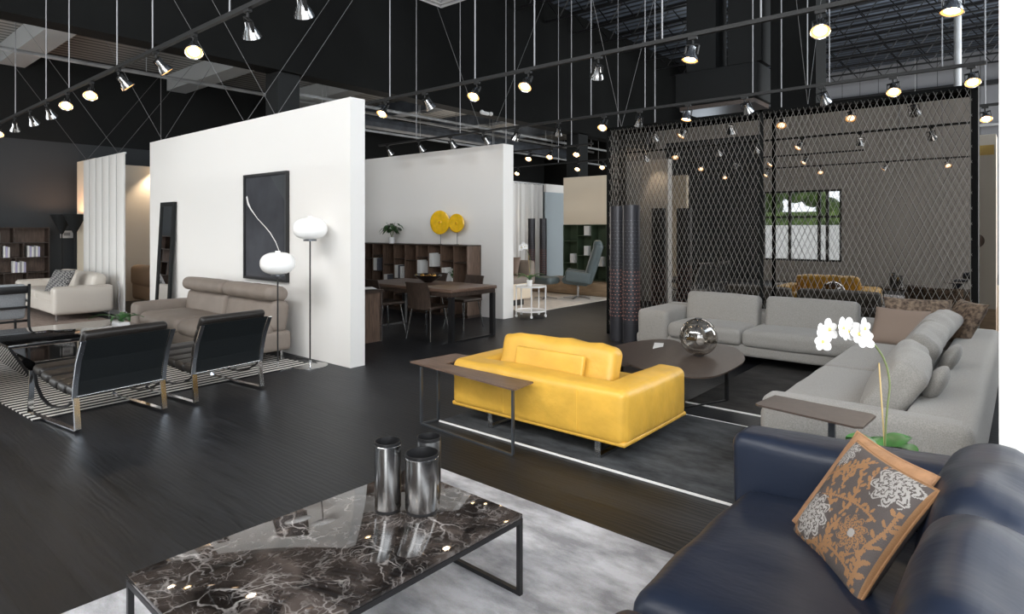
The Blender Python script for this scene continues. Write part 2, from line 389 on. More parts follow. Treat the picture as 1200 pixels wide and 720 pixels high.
def tag(o, label=None, cat=None, group=None, kind=None):
    if label: o['label'] = label
    if cat: o['category'] = cat
    if group: o['group'] = group
    if kind: o['kind'] = kind
    return o
def thing(name, label, cat, loc=(0,0,0), rotz=0, group=None):
    o = bpy.data.objects.new(name, None); C.objects.link(o); o.location = loc; o.rotation_euler = (0, 0, rotz)
    o.empty_display_size = .1
    return tag(o, label, cat, group)
def struct(name, mb, m, smooth=False):
    return tag(mb.build(name, m, smooth=smooth), kind='structure')
def copy_tree(o, parent=None):
    c = o.copy(); C.objects.link(c)
    if parent: c.parent = parent
    for ch in list(o.children): copy_tree(ch, c)
    return c
ORD = ['first', 'second', 'third', 'fourth', 'fifth', 'sixth', 'seventh', 'eighth', 'ninth', 'tenth', 'eleventh', 'twelfth', 'thirteenth', 'fourteenth']

# ------------------------------------------------------------------ the shell
struct('floor', MB().box(-17, 4, -3.2, 27.4, -.12, 0), 'floor')
struct('ceiling', MB().box(-10, 4, -3.2, 27.4, 7.8, 7.95), 'high_deck')
struct('ceiling_low_deck', MB().box(-16.6, -10.4, -3.2, 27.4, 5.45, 5.6), 'low_deck')
struct('trim_1', MB().box(-10.4, -10, -3.2, 27.4, 4.37, 7.95), 'black_paint')            # deep black bulkhead
wl = struct('wall_left', MB().box(-16.8, -16.5, -3.2, 27.4, 0, 3.52), 'grey_paint')
struct('wall_left_upper', MB().box(-16.8, -16.5, -3.2, 27.4, 3.52, 5.6), 'black_paint2')
struct('wall_far', MB().box(-10, 4, 27, 27.3, 0, 7.8), 'siding')
struct('wall_far_left', MB().box(-16.5, -10, 22, 22.3, 0, 5.45), 'black_paint')
# rear wall (behind the camera) with its window openings and the added clerestory slot
rw = MB()
for a in ((-16.8, -16.3, 0, 7.8), (-16.3, -9.6, 3.6, 7.8), (-16.3, -9.6, 0, .25),
          (-6.35, -4.1, 0, .62), (-6.35, -4.1, 2.75, 4.55), (-4.1, .05, 0, 4.55), (-9.6, 3.4, 4.55, 5.45), (-9.6, 3.4, 7.4, 7.8), (.05, 3.4, 4.4, 4.55), (.05, 3.4, 0, .25), (3.4, 4, 0, 7.8),):
    rw.box(a[0], a[1], -3.2, -3.0, a[2], a[3])
struct('wall_rear', rw, 'mid_grey_wall')
struct('wall_rear_dark', MB().box(-9.6, -6.35, -3.2, -3.0, 0, 4.55), 'grey_paint')
sr = MB().box(3.5, 3.7, -3.2, -2.45, 0, 7.8).box(3.5, 3.7, -2.45, 3.05, 4.15, 7.8).box(3.5, 3.7, -2.45, 3.05, 0, .25)
sr.box(3.5, 3.7, 3.05, 11, 0, 4.7).box(3.5, 3.7, 11, 21, 4.6, 4.7).box(3.5, 3.7, 11, 21, 0, .5).box(3.5, 3.7, 21, 27.4, 0, 4.7).box(3.5, 3.7, 3.05, 27.4, 7.3, 7.8).box(3.5, 3.7, 22, 27.4, 4.7, 7.3)
struct('wall_right', sr, 'grey_wall')  # upper band left open for the added side clerestory light
struct('wall_right_return', MB().box(-.092, 3.5, 3.45, 3.75, 0, 7.8), 'white_wall')
# window frames
def win(name, x0, x1, z0, z1, y, cols, rows, m='black_metal'):
    b = MB()
    for i in range(cols+1):
        x = x0+(x1-x0)*i/cols; b.box(x-.035, x+.035, y-.05, y+.05, z0, z1)
    for j in range(rows+1):
        z = z0+(z1-z0)*j/rows; b.box(x0, x1, y-.045, y+.045, z-.03, z+.03)
    struct(name, b, m)
b = MB()
for x in (-6.32, -5.55, -4.72, -4.5, -4.13): b.box(x-.04, x+.04, -3.14, -3.06, .62, 2.75)
for z in (.65, 1.95, 2.72): b.box(-6.35, -4.1, -3.13, -3.07, z-.03, z+.03)
struct('window_1', b, 'black_metal')
win('window_6', -9.6, 3.4, 5.45, 7.4, -3.1, 8, 1)  # frame of the unseen clerestory, added along with its light
win('window_2', .05, 3.4, .25, 4.4, -3.1, 3, 2)
win('window_3', -16.3, -9.6, .25, 3.6, -3.1, 5, 2)
b = MB()
for y in (-2.42, -1.1, .3, 1.7, 3.02): b.box(3.55, 3.65, y-.035, y+.035, .25, 4.15)
for z in (.28, 2.6, 4.12): b.box(3.55, 3.65, -2.45, 3.05, z-.03, z+.03)
struct('window_4', b, 'black_metal')
b = MB()
for k in range(6): b.box(3.55, 3.65, 11+2*k-.035, 11+2*k+.035, .5, 4.6)
struct('window_5', b, 'black_metal')
# outside, seen only as a reflection
struct('ground_outside', MB().box(-40, 30, -40, -3.2, -.15, -.05), 'pavement')
b = MB()
for i in range(46):
    b.sphere((-18+i*.42+random.uniform(-.3, .3), -14+random.uniform(-1, 1), 3.6+random.uniform(-1.1, 1.8)), random.uniform(.35, .85), seg=8, rings=6)
tag(b.build('tree_row', 'foliage'), 'row of green trees outside, reflected in the smoked screen', 'trees', kind='stuff')
struct('wall_outside', MB().box(-30, 20, -12.2, -12, -.05, 1.75), 'white_wall')
b = MB().box(-30, 20, -12.9, -12.4, 0, 2.35)
tag(b.build('hedge', 'foliage'), 'clipped dark green hedge outside behind the white wall, seen only reflected', 'hedge', kind='stuff')

# roof structure
for k in range(3):
    struct('ceiling_beam_low_%d' % (k+1), MB().box(-16.5, -10.4, 3.0+2.9*k+(.4 if k else 0), 3.45+2.9*k+(.4 if k else 0), 5.05, 5.44), 'skylight')
for k in range(3, 6):
    struct('ceiling_beam_low_%d' % (k+1), MB().box(-16.5, -10.4, 3.4+2.9*k, 3.8+2.9*k, 5.05, 5.44), 'galv_dark')
jn = 0
for k in range(14):
    y = 9.5+1.28*k
    j = thing('ceiling_joist', '%s open web steel joist from the front, under the dark roof deck' % ORD[k], 'joist', (-3.2, y, 7.15), group='open web roof joists')
    MB().box(-6.75, 6.65, -.03, .03, .56, .63).build('top_chord', 'black_metal', j)
    MB().box(-6.75, 6.65, -.03, .03, 0, .05).build('bottom_chord', 'black_metal', j)
    bb = MB(); n = 17
    for i in range(n):
        x0 = -6.7+13.3*i/n; x1 = x0+13.3/n; xm = (x0+x1)/2
        bb.cyl((x0, 0, .58), (xm, 0, .03), .016, seg=5).cyl((xm, 0, .03), (x1, 0, .58), .016, seg=5)
    bb.build('web', 'black_metal', j)
# columns
struct('column_1', MB().box(-10.52, -10.1, 5.68, 6.1, 0, 4.40), 'black_paint2')
struct('column_2', MB().box(-10.42, -10.0, 15.0, 15.5, 0, 4.40), 'black_paint2')
struct('column_3', MB().box(-3.75, -2.95, 12.2, 12.95, 0, 7.79), 'black_paint')
struct('column_4', MB().box(-8.2, -7.7, 21.0, 21.6, 0, 7.79), 'black_paint2')

# air handler with duct
t = thing('air_handler', 'dark grey air handling unit hung above the smoked screen', 'air handler', (-5.0, 12.6, 4.2))
MB().rbox((0, .5, .40), (1.75, 1.0, .72), .02, 1, 1).build('casing', 'black_paint2', t)
MB().box(-.62, .02, .0, .62, .76, 3.58).build('duct', 'black_paint2', t)
MB().box(.28, .95, .0, .62, .76, 3.58).build('duct', 'black_paint2', t)
MB().box(-.80, .80, .05, .95, -.05, .04).build('base_plate', 'bronze_top', t)
for z in (2.6, 3.0): MB().sphere((.5, .08, z-1.2), .07).build('sensor', 'rod', t)
# round diffuser
t = thing('ceiling_vent', 'square ceiling air vent of nested slats at the top edge', 'vent', (-6.7, 6.35, 5.2))
for k in range(5):
    q = .62-.11*k; b = MB()
    for a in (-1, 1):
        b.box(-q, q, a*q-.012, a*q+.012, 0, .04+.02*k).box(a*q-.012, a*q+.012, -q, q, 0, .04+.02*k)
    b.build('slat_ring', 'metal_white', t)
MB().box(-.66, .66, -.66, .66, .14, .2).build('plenum', 'black_paint2', t)
MB().cyl((0, 0, .2), (0, 0, 2.59), .2).build('duct', 'black_paint', t)
# slim pipes in the low bay
def pipe(label, p0, p1, r, m='galv', hang=5.44, every=3):
    t = thing('ceiling_pipe', label, 'pipe', p0, group=None)
    d = Vector(p1)-Vector(p0); MB().cyl((0,0,0), d, r, seg=8).build('pipe', m, t)
    n = max(2, int(d.length/every))
    for k in range(n+1):
        q = d*(k+.3)/(n+1); MB().cyl(q, (q.x, q.y, hang-p0[2]), .008, seg=5).build('hanger_rod', m, t)
pipe('long thin pale pipe running under the left roof deck', (-13.6, 1.0, 4.72), (-13.6, 21.5, 4.72), .04, 'galv')
pipe('slim pipe near the bulkhead behind the tall white partition', (-11.0, 6.5, 4.25), (-11.0, 21.5, 4.25), .035, 'galv')
pipe('grey pipe crossing low bay behind the dining area', (-12.1, 7.0, 3.95), (-12.1, 21.5, 3.95), .03, 'galv')
pipe('fat dark duct pipe in the far low bay', (-14.2, 9.0, 4.6), (-14.2, 21.5, 4.6), .18, 'galv_dark')
pipe('slim white pipe along the far pale wall above the screen', (-8, 26.6, 5.15), (3.3, 26.6, 5.15), .05, 'metal_white', 7.79, 4)
struct('trim_2', MB().box(-10, 3.5, 26.7, 26.85, 6.55, 6.7), 'black_metal')
MBx = MB().cyl((-1.04, 15.0, 0), (-1.04, 15.0, 7.79), .065, seg=12)
tag(MBx.build('round_post', 'galv'), 'pale grey round post rising behind the right end of the smoked screen', 'post')
struct('trim_3', MB().box(-1.85, -.55, 10.3, 10.36, 0, 2.95).box(-.55, -.1, 10.3, 10.36, 0, .85), 'cream_wall')

# ------------------------------------------------------------------ display partitions
def partition(name, label, x0, x1, y0, y1, z1, m='white_wall'):
    t = thing(name, label, 'partition', ((x0+x1)/2, (y0+y1)/2, 0))
    hx, hy = (x1-x0)/2, (y1-y0)/2
    MB().box(-hx, hx, -hy, hy, 0, z1).build('panel', m, t, smooth=False)
    return t
partition('display_wall', 'tall white display wall behind the taupe sofa, holding the dark art', -11.81, -5.94, 4.23, 4.43, 3.11)
partition('display_wall', 'long white display wall behind the walnut bookcase and yellow discs', -13.5, -7.08, 8.24, 8.52, 3.10)
partition('display_wall', 'warm white display wall end at far left behind the white slats', -16.2, -15.0, 4.32, 4.42, 3.08, 'cream_wall')
partition('display_wall', 'beige display wall in the gap left of the tall white wall', -15.35, -15.2, 4.7, 9.5, 3.0, 'beige_wall')
partition('display_wall', 'cream display wall seen only as a reflection in the smoked screen', -9.1, -7.05, .86, 1.0, 3.05, 'cream_wall')
t = thing('slatted_screen', 'white screen of hanging vertical slats behind the cream sofa', 'screen', (-13.78, 4.1, 0))
for k in range(6):
    MB().rbox((-1.13+.381*k+.19, 0, 1.53), (.366, .03, 2.92), .004, 1, 1).build('slat', 'white_wall', t)
for k in range(1, 6): MB().box(-1.13+.381*k-.009, -1.13+.381*k+.003, -.017, -.010, .08, 2.98).build('seam_cord', 'grey_wall', t)  # grey strips stand in for the dark gaps between slats
MB().box(-1.13, 1.15, .0, .03, 2.97, 3.0).build('top_rail', 'metal_white', t)
MB().box(-1.13, 1.15, -.04, .04, 0, .075).build('floor_rail', 'metal_white', t)

# stay wires in V pairs
def wires(label, p, spread, axis, top, grp):
    for sg in (-1, 1):
        q = (p[0]+(sg*spread if axis == 0 else 0), p[1]+(sg*spread if axis else 0), top)
        o = MB().cyl((0,0,0), Vector(q)-Vector(p), .0032, seg=5).build('stay_wire', 'wire', loc=p)
        tag(o, '%s stay wire of the V pair %s' % ('left' if sg < 0 else 'right', label), 'wire', grp)
wires('on the left end of the white slatted screen', (-14.75, 4.1, 3.0), 1.7, 1, 5.44, 'stay wires')
wires('on the right end of the white slatted screen', (-12.95, 4.1, 3.0), 1.7, 1, 5.44, 'stay wires')
wires('on the left end of the tall white wall', (-11.5, 4.33, 3.11), 1.3, 1, 5.44, 'stay wires')
wires('on the right end of the tall white wall', (-7.75, 4.33, 3.11), 3.0, 1, 7.79, 'stay wires')
wires('on the middle of the tall white wall', (-8.6, 4.33, 3.11), 3.0, 1, 7.79, 'stay wires')
wires('on the left end of the smoked screen', (-4.75, 8.3, 3.15), 2.2, 1, 7.79, 'stay wires')
wires('on the right of middle of the smoked screen', (-2.1, 8.3, 3.15), 2.0, 1, 7.79, 'stay wires')
wires('on the right end of the white dining wall', (-7.6, 8.38, 3.1), 2.6, 1, 7.79, 'stay wires')

# ------------------------------------------------------------------ smoked screen with woven strands
SX0, SX1, SY0, SY1, SZ = -4.89, -.42, 8.15, 8.42, 3.13
t = thing('woven_screen', 'large smoked glass room divider covered in a woven diamond mesh', 'room divider', ((SX0+SX1)/2, (SY0+SY1)/2, 0))
hx = (SX1-SX0)/2; hy = (SY1-SY0)/2
b = MB()
for y in (-hy, hy):
    b.box(-hx, hx, y-.015, y+.015, SZ-.04, SZ).box(-hx, hx, y-.015, y+.015, 0, .05)
    for x in (-hx, .04, hx): b.box(x-.02, x+.02, y-.015, y+.015, 0, SZ)
b.box(-hx, hx, -hy, hy, SZ-.02, SZ-.005)
for x in (-hx, hx): b.box(x-.03, x+.03, -hy, hy, 0, SZ-.001)
b.build('frame', 'black_paint', t)
MB().box(-hx+.01, hx-.01, hy-.02, hy, .02, SZ-.03).build('smoked_glass', 'smoked_mirror', t)
def lattice(w_, y, pitch, slope, wd, name, xoff=0, side=False):
    b = MB(); z0, z1 = .04, SZ-.03; hh = z1-z0; run = hh/slope
    for dr in (1, -1):
        k = -w_/2-run
        while k < w_/2+run:
            xa, xb = (k, k+run) if dr > 0 else (k+run, k)
            # clip segment to +-w_/2
            pts = []
            ta, tb = 0, 1
            lo, hi = -w_/2, w_/2
            dx = xb-xa
            t0, t1 = sorted(((lo-xa)/dx, (hi-xa)/dx)); ta = max(0, t0); tb = min(1, t1)
            if tb-ta > .01:
                A = (xa+dx*ta, z0+hh*ta); B = (xa+dx*tb, z0+hh*tb)
                yy = y+.004*dr
                P = [(A[0]-wd, yy, A[1]), (A[0]+wd, yy, A[1]), (B[0]+wd, yy, B[1]), (B[0]-wd, yy, B[1])]
                if side: P = [(xoff, p[0], p[2]) for p in P]; Q = [(p[0]+.003, p[1], p[2]) for p in P]
                else: Q = [(p[0], p[1]+.003, p[2]) for p in P]
                b.add(P+Q, [(0,1,2,3), (7,6,5,4), (0,4,5,1), (1,5,6,2), (2,6,7,3), (3,7,4,0)])
            k += pitch
    b.build(name, 'strand', t, smooth=False)
lattice(2*hx-.04, -hy-.012, .070, 2.35, .0020, 'front_strands')
lattice(2*hy-.03, 0, .07, 3.2, .0032, 'end_strands', -hx+.035, True)
lattice(2*hy-.03, 0, .07, 3.2, .0032, 'end_strands', hx-.04, True)

# ------------------------------------------------------------------ track lighting
def lamp_proto(kind):
    t = thing('track_spotlight', 'x', 'spotlight')
    MB().box(-.03, .03, -.012, .012, -.02, 0).cyl((0, 0, -.02), (0, 0, -.05), .008, seg=8).build('adapter', 'rail', t)
    # yoke and head in a tilted frame about z=-.06
    Mx = Matrix.Translation((0, 0, -.055)) @ Euler((R(kind[0]), R(kind[1]), 0)).to_matrix().to_4x4()
    yk = MB().box(-.048, -.042, -.008, .008, -.07, 0, Mx).box(.042, .048, -.008, .008, -.07, 0, Mx).box(-.048, .048, -.008, .008, -.006, 0, Mx)
    yk.build('yoke', 'rail', t)
    MB().lathe([(.001, -.015), (.024, -.016), (.027, -.05), (.045, -.082), (.056, -.112), (.054, -.114), (.042, -.095)], mx=Mx, seg=18).build('housing', 'steel', t)
    MB().lathe([(.001, -.098), (.03, -.100), (.036, -.103)], mx=Mx, seg=18).build('bulb', 'lamp_face' if kind[2] else 'lamp_face_dim', t)
    MB().lathe([(.036, -.103), (.053, -.110)], mx=Mx, seg=18).build('reflector_rim', 'lamp_rim', t)
    t.scale = (1.25, 1.25, 1.25)
    return t, Mx
def spot(parent, Mx, power):
    d = bpy.data.lights.new('spot_beam', 'SPOT'); d.energy = power; d.color = (1, .80, .58); d.spot_size = R(75); d.spot_blend = .8; d.shadow_soft_size = .05
    o = bpy.data.objects.new('spot_beam', d); C.objects.link(o); o.parent = parent
    o.matrix_local = Mx @ Matrix.Translation((0, 0, -.125))
# kinds: tilt about x (positive: beam turns to -y? chosen below), tilt about y, lit face visible
KINDS = {'camr': (-14, -38, 1), 'down': (-12, 6, 1), 'cam': (-34, -8, 1), 'side': (10, 38, 0), 'away': (38, -12, 0), 'left': (28, 30, 0)}
protos = {}
def put_lamp(kind, x, y, z, label, grp, power=0):
    if kind not in protos:
        t, Mx = lamp_proto(KINDS[kind]); protos[kind] = (t, Mx, [False])
    t, Mx, used = protos[kind]
    if used[0]: t = copy_tree_nolight(t)
    used[0] = True
    t.location = (x, y, z); tag(t, label, 'spotlight', grp)
    if power: spot(t, Mx, power)
def copy_tree_nolight(o, parent=None):
    c = o.copy(); C.objects.link(c)
    if parent: c.parent = parent
    for ch in list(o.children):
        if ch.type != 'LIGHT': copy_tree_nolight(ch, c)
    return c
def track(label, y, z, x0, x1, rods, top, r=.0065):
    t = thing('lighting_track', label, 'lighting track', (0, y, z))
    MB().box(x0, x1, -.018, .018, 0, .034).build('rail', 'rail', t)
    for x, tp in rods:
        MB().cyl((x, 0, .03), (x, 0, tp-z), r, seg=8).build('hanger_rod', 'rod', t)
ZR = 3.22
track('front black lighting track crossing the top left corner', 2.24, ZR, -15, -2.6, [(x, 7.79) for x in (-9.66, -8.70, -7.11, -6.19, -4.69)] + [(-11.23, 5.44)], 7.79)
track('middle black lighting track over the yellow sofa', 4.97, ZR, -6.65, 2.5, [(x, 7.79) for x in (-6.15, -4.68, -3.85, -2.44, -1.6)], 7.79, .0075)
track('black lighting track just in front of the smoked screen', 7.65, ZR, -9.8, -.3, [(x, 7.79) for x in (-8.70, -7.56, -6.33, -4.88, -4.01, -2.56, -1.94, -1.71, -.66)], 7.79)
track('short black lighting track behind the right end of the smoked screen', 10.3, ZR, -6.0, -.25, [(x, 7.79) for x in (-.42, -3, -5.2)], 7.79, .009)
track('black lighting track over the lounge behind the dining wall', 10.1, ZR, -9.95, -6.4, [(-8.6, 7.79), (-6.9, 7.79)], 7.79, .009)
track('farthest black lighting track over the green bookcase', 12.6, ZR, -11.8, -5.5, [(-11.2, 5.44), (-9.0, 7.79), (-7.3, 7.79)], 7.79, .009)
T1 = [(-12.18, 'camr', 0), (-11.28, 'side', 0), (-10.44, 'left', 0), (-9.62, 'left', 12), (-8.77, 'camr', 20), (-7.90, 'camr', 0), (-7.07, 'away', 12), (-6.11, 'away', 0), (-5.32, 'camr', 20), (-4.41, 'left', 12), (-3.70, 'left', 0)]
for k, (x, kd, pw) in enumerate(T1): put_lamp(kd, x, 2.24, ZR, 'steel spotlight, %s from the left on the front track' % ORD[k], 'spotlights on the front track', pw)
T2 = [(-6.23, 'cam', 20), (-5.50, 'away', 70), (-4.65, 'cam', 0), (-3.93, 'left', 20), (-3.09, 'left', 15), (-2.16, 'down', 0), (-1.17, 'cam', 20), (-.36, 'down', 0)]
for k, (x, kd, pw) in enumerate(T2): put_lamp(kd if kd != 'left' or k != 3 else 'cam', x, 4.97, ZR, 'steel spotlight, %s from the left on the middle track' % ORD[k], 'spotlights on the middle track', pw)
T3 = [(-9.54, 'away', 0), (-8.63, 'away', 0), (-7.80, 'away', 0), (-7.0, 'away', 0), (-6.26, 'side', 0), (-5.46, 'left', 0), (-4.66, 'cam', 0), (-4.09, 'left', 15), (-3.39, 'down', 0), (-2.66, 'away', 0), (-1.79, 'away', 0), (-1.09, 'cam', 20), (-.42, 'cam', 10)]
for k, (x, kd, pw) in enumerate(T3): put_lamp(kd, x, 7.65, ZR, 'steel spotlight, %s from the left on the track before the screen' % ORD[k], 'spotlights on the track before the screen', pw)
put_lamp('cam', -.42, 10.3, ZR, 'lit spotlight on the short track right of the smoked screen', 'spotlights on the rear tracks', 30)
for k, (x, kd, pw) in enumerate([(-9.31, 'cam', 35), (-7.94, 'cam', 35), (-7.4, 'cam', 0), (-6.75, 'cam', 35)]):
    put_lamp(kd, x, 10.1, ZR, 'lit spotlight, %s from the left on the track over the lounge' % ORD[k], 'spotlights on the rear tracks', pw)
for k, (x, kd, pw) in enumerate([(-11.4, 'away', 40), (-10.3, 'cam', 40), (-8.4, 'cam', 40), (-7.7, 'cam', 30)]):
    put_lamp(kd, x, 12.6, ZR, 'lit spotlight, %s from the left on the farthest track' % ORD[k], 'spotlights on the rear tracks', pw)
for k, (x, y) in enumerate([(-13.6, 1.5), (-15.0, 5.6)]):  # unseen spotlights added to light the left area
    put_lamp('down', x, y, ZR, ['spotlight over the sand rug, left of the picture edge', 'spotlight above the tan sofa, hidden by the tall white wall'][k], 'spotlights over the left area', 110)
for k, (x, y) in enumerate([(-13.6, 1.5), (-15.0, 5.6)]):  # short tracks added to carry those unseen spotlights
    track(['short track over the sand rug, left of the picture edge', 'short track above the tan sofa, hidden by the tall white wall'][k], y, ZR, x-.5, x+.5, [(x, 5.44)], 0)
t = thing('emergency_light', 'small white twin head emergency light on the black bulkhead', 'emergency light', (-9.98, 10.9, 4.3))
MB().rbox((.04, 0, .06), (.06, .26, .08), .02).build('case', 'metal_white', t)
for y in (-.16, .16): MB().sphere((.09, y, .06), .05).build('lamp_head', 'metal_white', t)
# lamps behind the camera that show in the smoked screen
track('rear lighting track seen only in the smoked screen reflection', -.6, ZR, -12, 2, [(x, 7.79) for x in (-9, -5, -1.5, 1.2)], 7.79)
for k, x in enumerate((-9.5, -8.1, -6.6, -5.4, -4.1, -2.6, -1.4, .2)):
    put_lamp(['away', 'side', 'away', 'left'][k % 4], x, -.6, ZR, 'spotlight seen only in the screen reflection, %s from the left' % ORD[k], 'spotlights behind the viewer', 25 if k % 2 == 0 else 0)

# ------------------------------------------------------------------ rugs
def rug(name, label, x0, x1, y0, y1, m, rz=0, edge=None, h=.012):
    cx, cy = (x0+x1)/2, (y0+y1)/2
    t = thing(name, label, 'rug', (cx, cy, 0), rz)
    MB().rbox((0, 0, h/2), (x1-x0, y1-y0, h), .004, 1, 2).build('pile', m, t)
    if edge:
        b = MB(); hx, hy = (x1-x0)/2, (y1-y0)/2
        for sy in (-1, 1): MB().box(-hx-.004, hx+.004, sy*hy-.005, sy*hy+.005, 0, h+.002).build('edge_binding', edge, t)
    return t
rug('area_rug', 'pale silver grey rug under the marble coffee table', -3.05, .6, -.4, 2.81, 'silver_rug', R(-.8))
rug('area_rug', 'dark slate vintage rug under the yellow sofa', -3.73, -1.1, 3.535, 5.0, 'dark_rug', 0, 'paper', .010)
rug('area_rug', 'dark brown vintage rug under the round edged coffee tables', -2.40, -.6, 5.37, 7.9, 'brown_rug', 0, 'paper', .010)
rug('area_rug', 'black and white striped rug under the black sling chairs', -9.9, -6.38, 1.28, 3.95, 'stripe_rug', R(3.0))
rug('area_rug', 'sand brown rug in front of the cream sofa', -15.8, -9.98, .3, 3.75, 'sand_rug')
rug('area_rug', 'cream rug under the teal lounge chair', -9.9, -7.2, 9.3, 12.3, 'cream_rug')

# ------------------------------------------------------------------ marble coffee table
t = thing('coffee_table', 'low rectangular coffee table with dark veined marble top and black frame', 'coffee table', (-2.075, 1.445, .012), R(-1.2))
hx, hy = .385, .645
MB().rbox((0, 0, .341), (2*hx, 2*hy, .018), .003, 1, 1).build('marble_top', 'marble', t)
b = MB(); e = .020
for sx in (-1, 1): b.box(sx*hx-(e if sx > 0 else 0), sx*hx+(0 if sx > 0 else e), -hy, hy, .310, .331)
for sy in (-1, 1): b.box(-hx+e, hx-e, sy*hy-(e if sy > 0 else 0), sy*hy+(0 if sy > 0 else e), .310, .331)
b.build('top_frame', 'black_metal', t)
for sx in (-1, 1):
    for sy in (-1, 1):
        x = sx*(hx-e/2); y = sy*(hy-e/2)
        MB().box(x-e/2, x+e/2, y-e/2, y+e/2, 0, .3095).build('leg', 'black_metal', t)
for sy in (-1, 1):
    y = sy*(hy-e/2); MB().box(-hx+e, hx-e, y-e/2, y+e/2, 0, .018).build('foot_bar', 'black_metal', t)
# steel canisters
def canister(x, y, r, h, label, dark=False):
    t = thing('steel_canister', label, 'vase', (x, y, .3625))
    m = 'steel' if not dark else 'black_metal'
    MB().lathe([(.001, 0), (r*.93, 0), (r*.95, .006), (r*.95, .014)], seg=32).build('base_ring', 'black_metal', t)
    MB().lathe([(r*.97, .014), (r, .018), (r, h-.016), (r*.97, h-.014), (r*.93, h-.014), (r*.93, .02), (.001, .02)], seg=40).build('body', m, t)
    MB().lathe([(r*.90, h-.03), (r*.99, h-.013), (r*1.01, h-.008), (r*1.0, h), (r*.93, h), (r*.9, h-.03), (r*.9, .03), (.001, .03)], seg=40).build('rim', 'black_metal', t)
canister(-2.155, 1.73, .058, .305, 'tall narrow brushed steel canister with black rim on the marble table')
canister(-2.035, 1.822, .074, .255, 'wider shorter brushed steel canister with black rim at front right')
canister(-2.125, 1.945, .055, .275, 'dark canister half hidden behind the two steel canisters', True)

# ------------------------------------------------------------------ sofas
# navy leather sofa, faces -x
t = thing('navy_sofa', 'dark navy leather sofa in the lower right foreground', 'sofa', (-.45, 1.85, .012))
def L_(x, y, z): return (x+.45, y-1.85, z-.012)
MB().rbox(L_(-.42, 1.85, .20), (1.0, 2.2, .22), .05).build('base', 'navy_leather', t)
for y in (1.0, 2.1):
    s_ = MB().rbox(L_(-.56, y+.15, .365), (.82, 1.09, .20), .075, 4, 10, (0, 0, .03), wr=.012, wf=4)
    s_.build('seat_cushion', 'navy_leather', t)
for y in (2.90, .62):
    MB().rbox(L_(-.44, y, .385), (1.18, .24, .60), .06, 5, 10, (0, .03, .012), rot=(0, R(-1.5), 0), wr=.012, wf=4).build('arm', 'navy_leather', t)
MB().rbox(L_(.06, 1.78, .42), (.24, 2.5, .66), .09, 4, 6).build('back_frame', 'navy_leather', t)
for y0, y1 in ((2.08, 2.74), (1.40, 2.08), (.74, 1.40)):
    MB().rbox(L_(-.10, (y0+y1)/2, .635), (.26, y1-y0+.01, .46), .11, 5, 12, (.03, .0, .01), rot=(0, R(13), 0), wr=.022, wf=5).build('back_cushion', 'navy_leather', t)
for x in (-.85, .0):
    for y in (.7, 2.85): MB().cyl(L_(x, y, .012), L_(x, y, .1), .025).build('foot', 'black_metal', t)

def frame_from(o, xa, ya):
    """matrix with origin o and x/y axes along given vectors"""
    x = Vector(xa).normalized(); y = Vector(ya); y = (y-x*y.dot(x)).normalized(); z = x.cross(y)
    m = Matrix((x, y, z)).transposed().to_4x4(); m.translation = Vector(o); return m
# damask pattern
def flower(u, v, cx, cy, r, lob):
    dx, dy = u-cx, v-cy; d = math.hypot(dx, dy)/r; a = math.atan2(dy, dx)
    if d > 1.15: return False
    ring = math.floor(d*3.6)
    edge = (1+.16*math.cos(lob*a+ring*1.7))
    if d > edge: return False
    f = (d*3.6/edge) % 1.0
    cut = abs(math.sin(a*lob/2+ring*1.3))
    return f > .24 and cut > .20
VINES = [((.20, .45), (.55, .62), (.85, .55)), ((.45, .80), (.60, .62), (.52, .42)), ((.50, .10), (.60, .20), (.90, .12)), ((.05, .60), (.25, .72), (.45, .95)),
         ((.95, .70), (.97, .40), (.80, .20)), ((.30, .02), (.42, .12), (.58, .04)), ((.35, .62), (.30, .80), (.42, .88)), ((.05, .08), (.2, .02), (.3, .10)), ((.60, .75), (.52, .90), (.66, .97)), ((.30, .50), (.40, .40), (.36, .28)), ((.22, .60), (.14, .68), (.26, .80)), ((.58, .12), (.48, .26), (.56, .36)), ((.90, .05), (.95, .2), (.88, .3))]
VP = []
for A_, B_, D_ in VINES:
    for k in range(26):
        q = k/25; x = (1-q)**2*A_[0]+2*q*(1-q)*B_[0]+q*q*D_[0]; y = (1-q)**2*A_[1]+2*q*(1-q)*B_[1]+q*q*D_[1]
        VP.append((x, y, .013, 0))
        if k % 5 == 2:
            sg = 1 if (k//5) % 2 else -1
            VP.append((x+.036*sg, y+.03, .032, sg*.8)); VP.append((x-.034*sg, y+.035*sg, .027, -sg*.9)); VP.append((x+.01, y-.04*sg, .024, 1.9*sg))
def damask(u, v):
    if u < .012 or v < .012 or u > .988 or v > .988: return 1
    for cx, cy, r in ((.24, .25, .19), (.78, .88, .19), (.10, .86, .12)):
        if flower(u, v, cx, cy, r, 9): return 2
        if math.hypot(u-cx, v-cy) < r*1.08: return 0
    if math.hypot(u-.74, v-.36) < .035: return 2
    if flower(u, v, .74, .36, .135, 10): return 1
    if math.hypot(u-.74, v-.36) < .15: return 0
    for x, y, r, an in VP:
        dx, dy = u-x, v-y
        if abs(dx) < .05 and abs(dy) < .05:
            if an:
                c, s_ = math.cos(an), math.sin(an); a, b_ = dx*c+dy*s_, -dx*s_+dy*c
                if (a/r)**2+(b_/(r*.5))**2 < 1: return 1
            elif dx*dx+dy*dy < r*r: return 1
    return 0
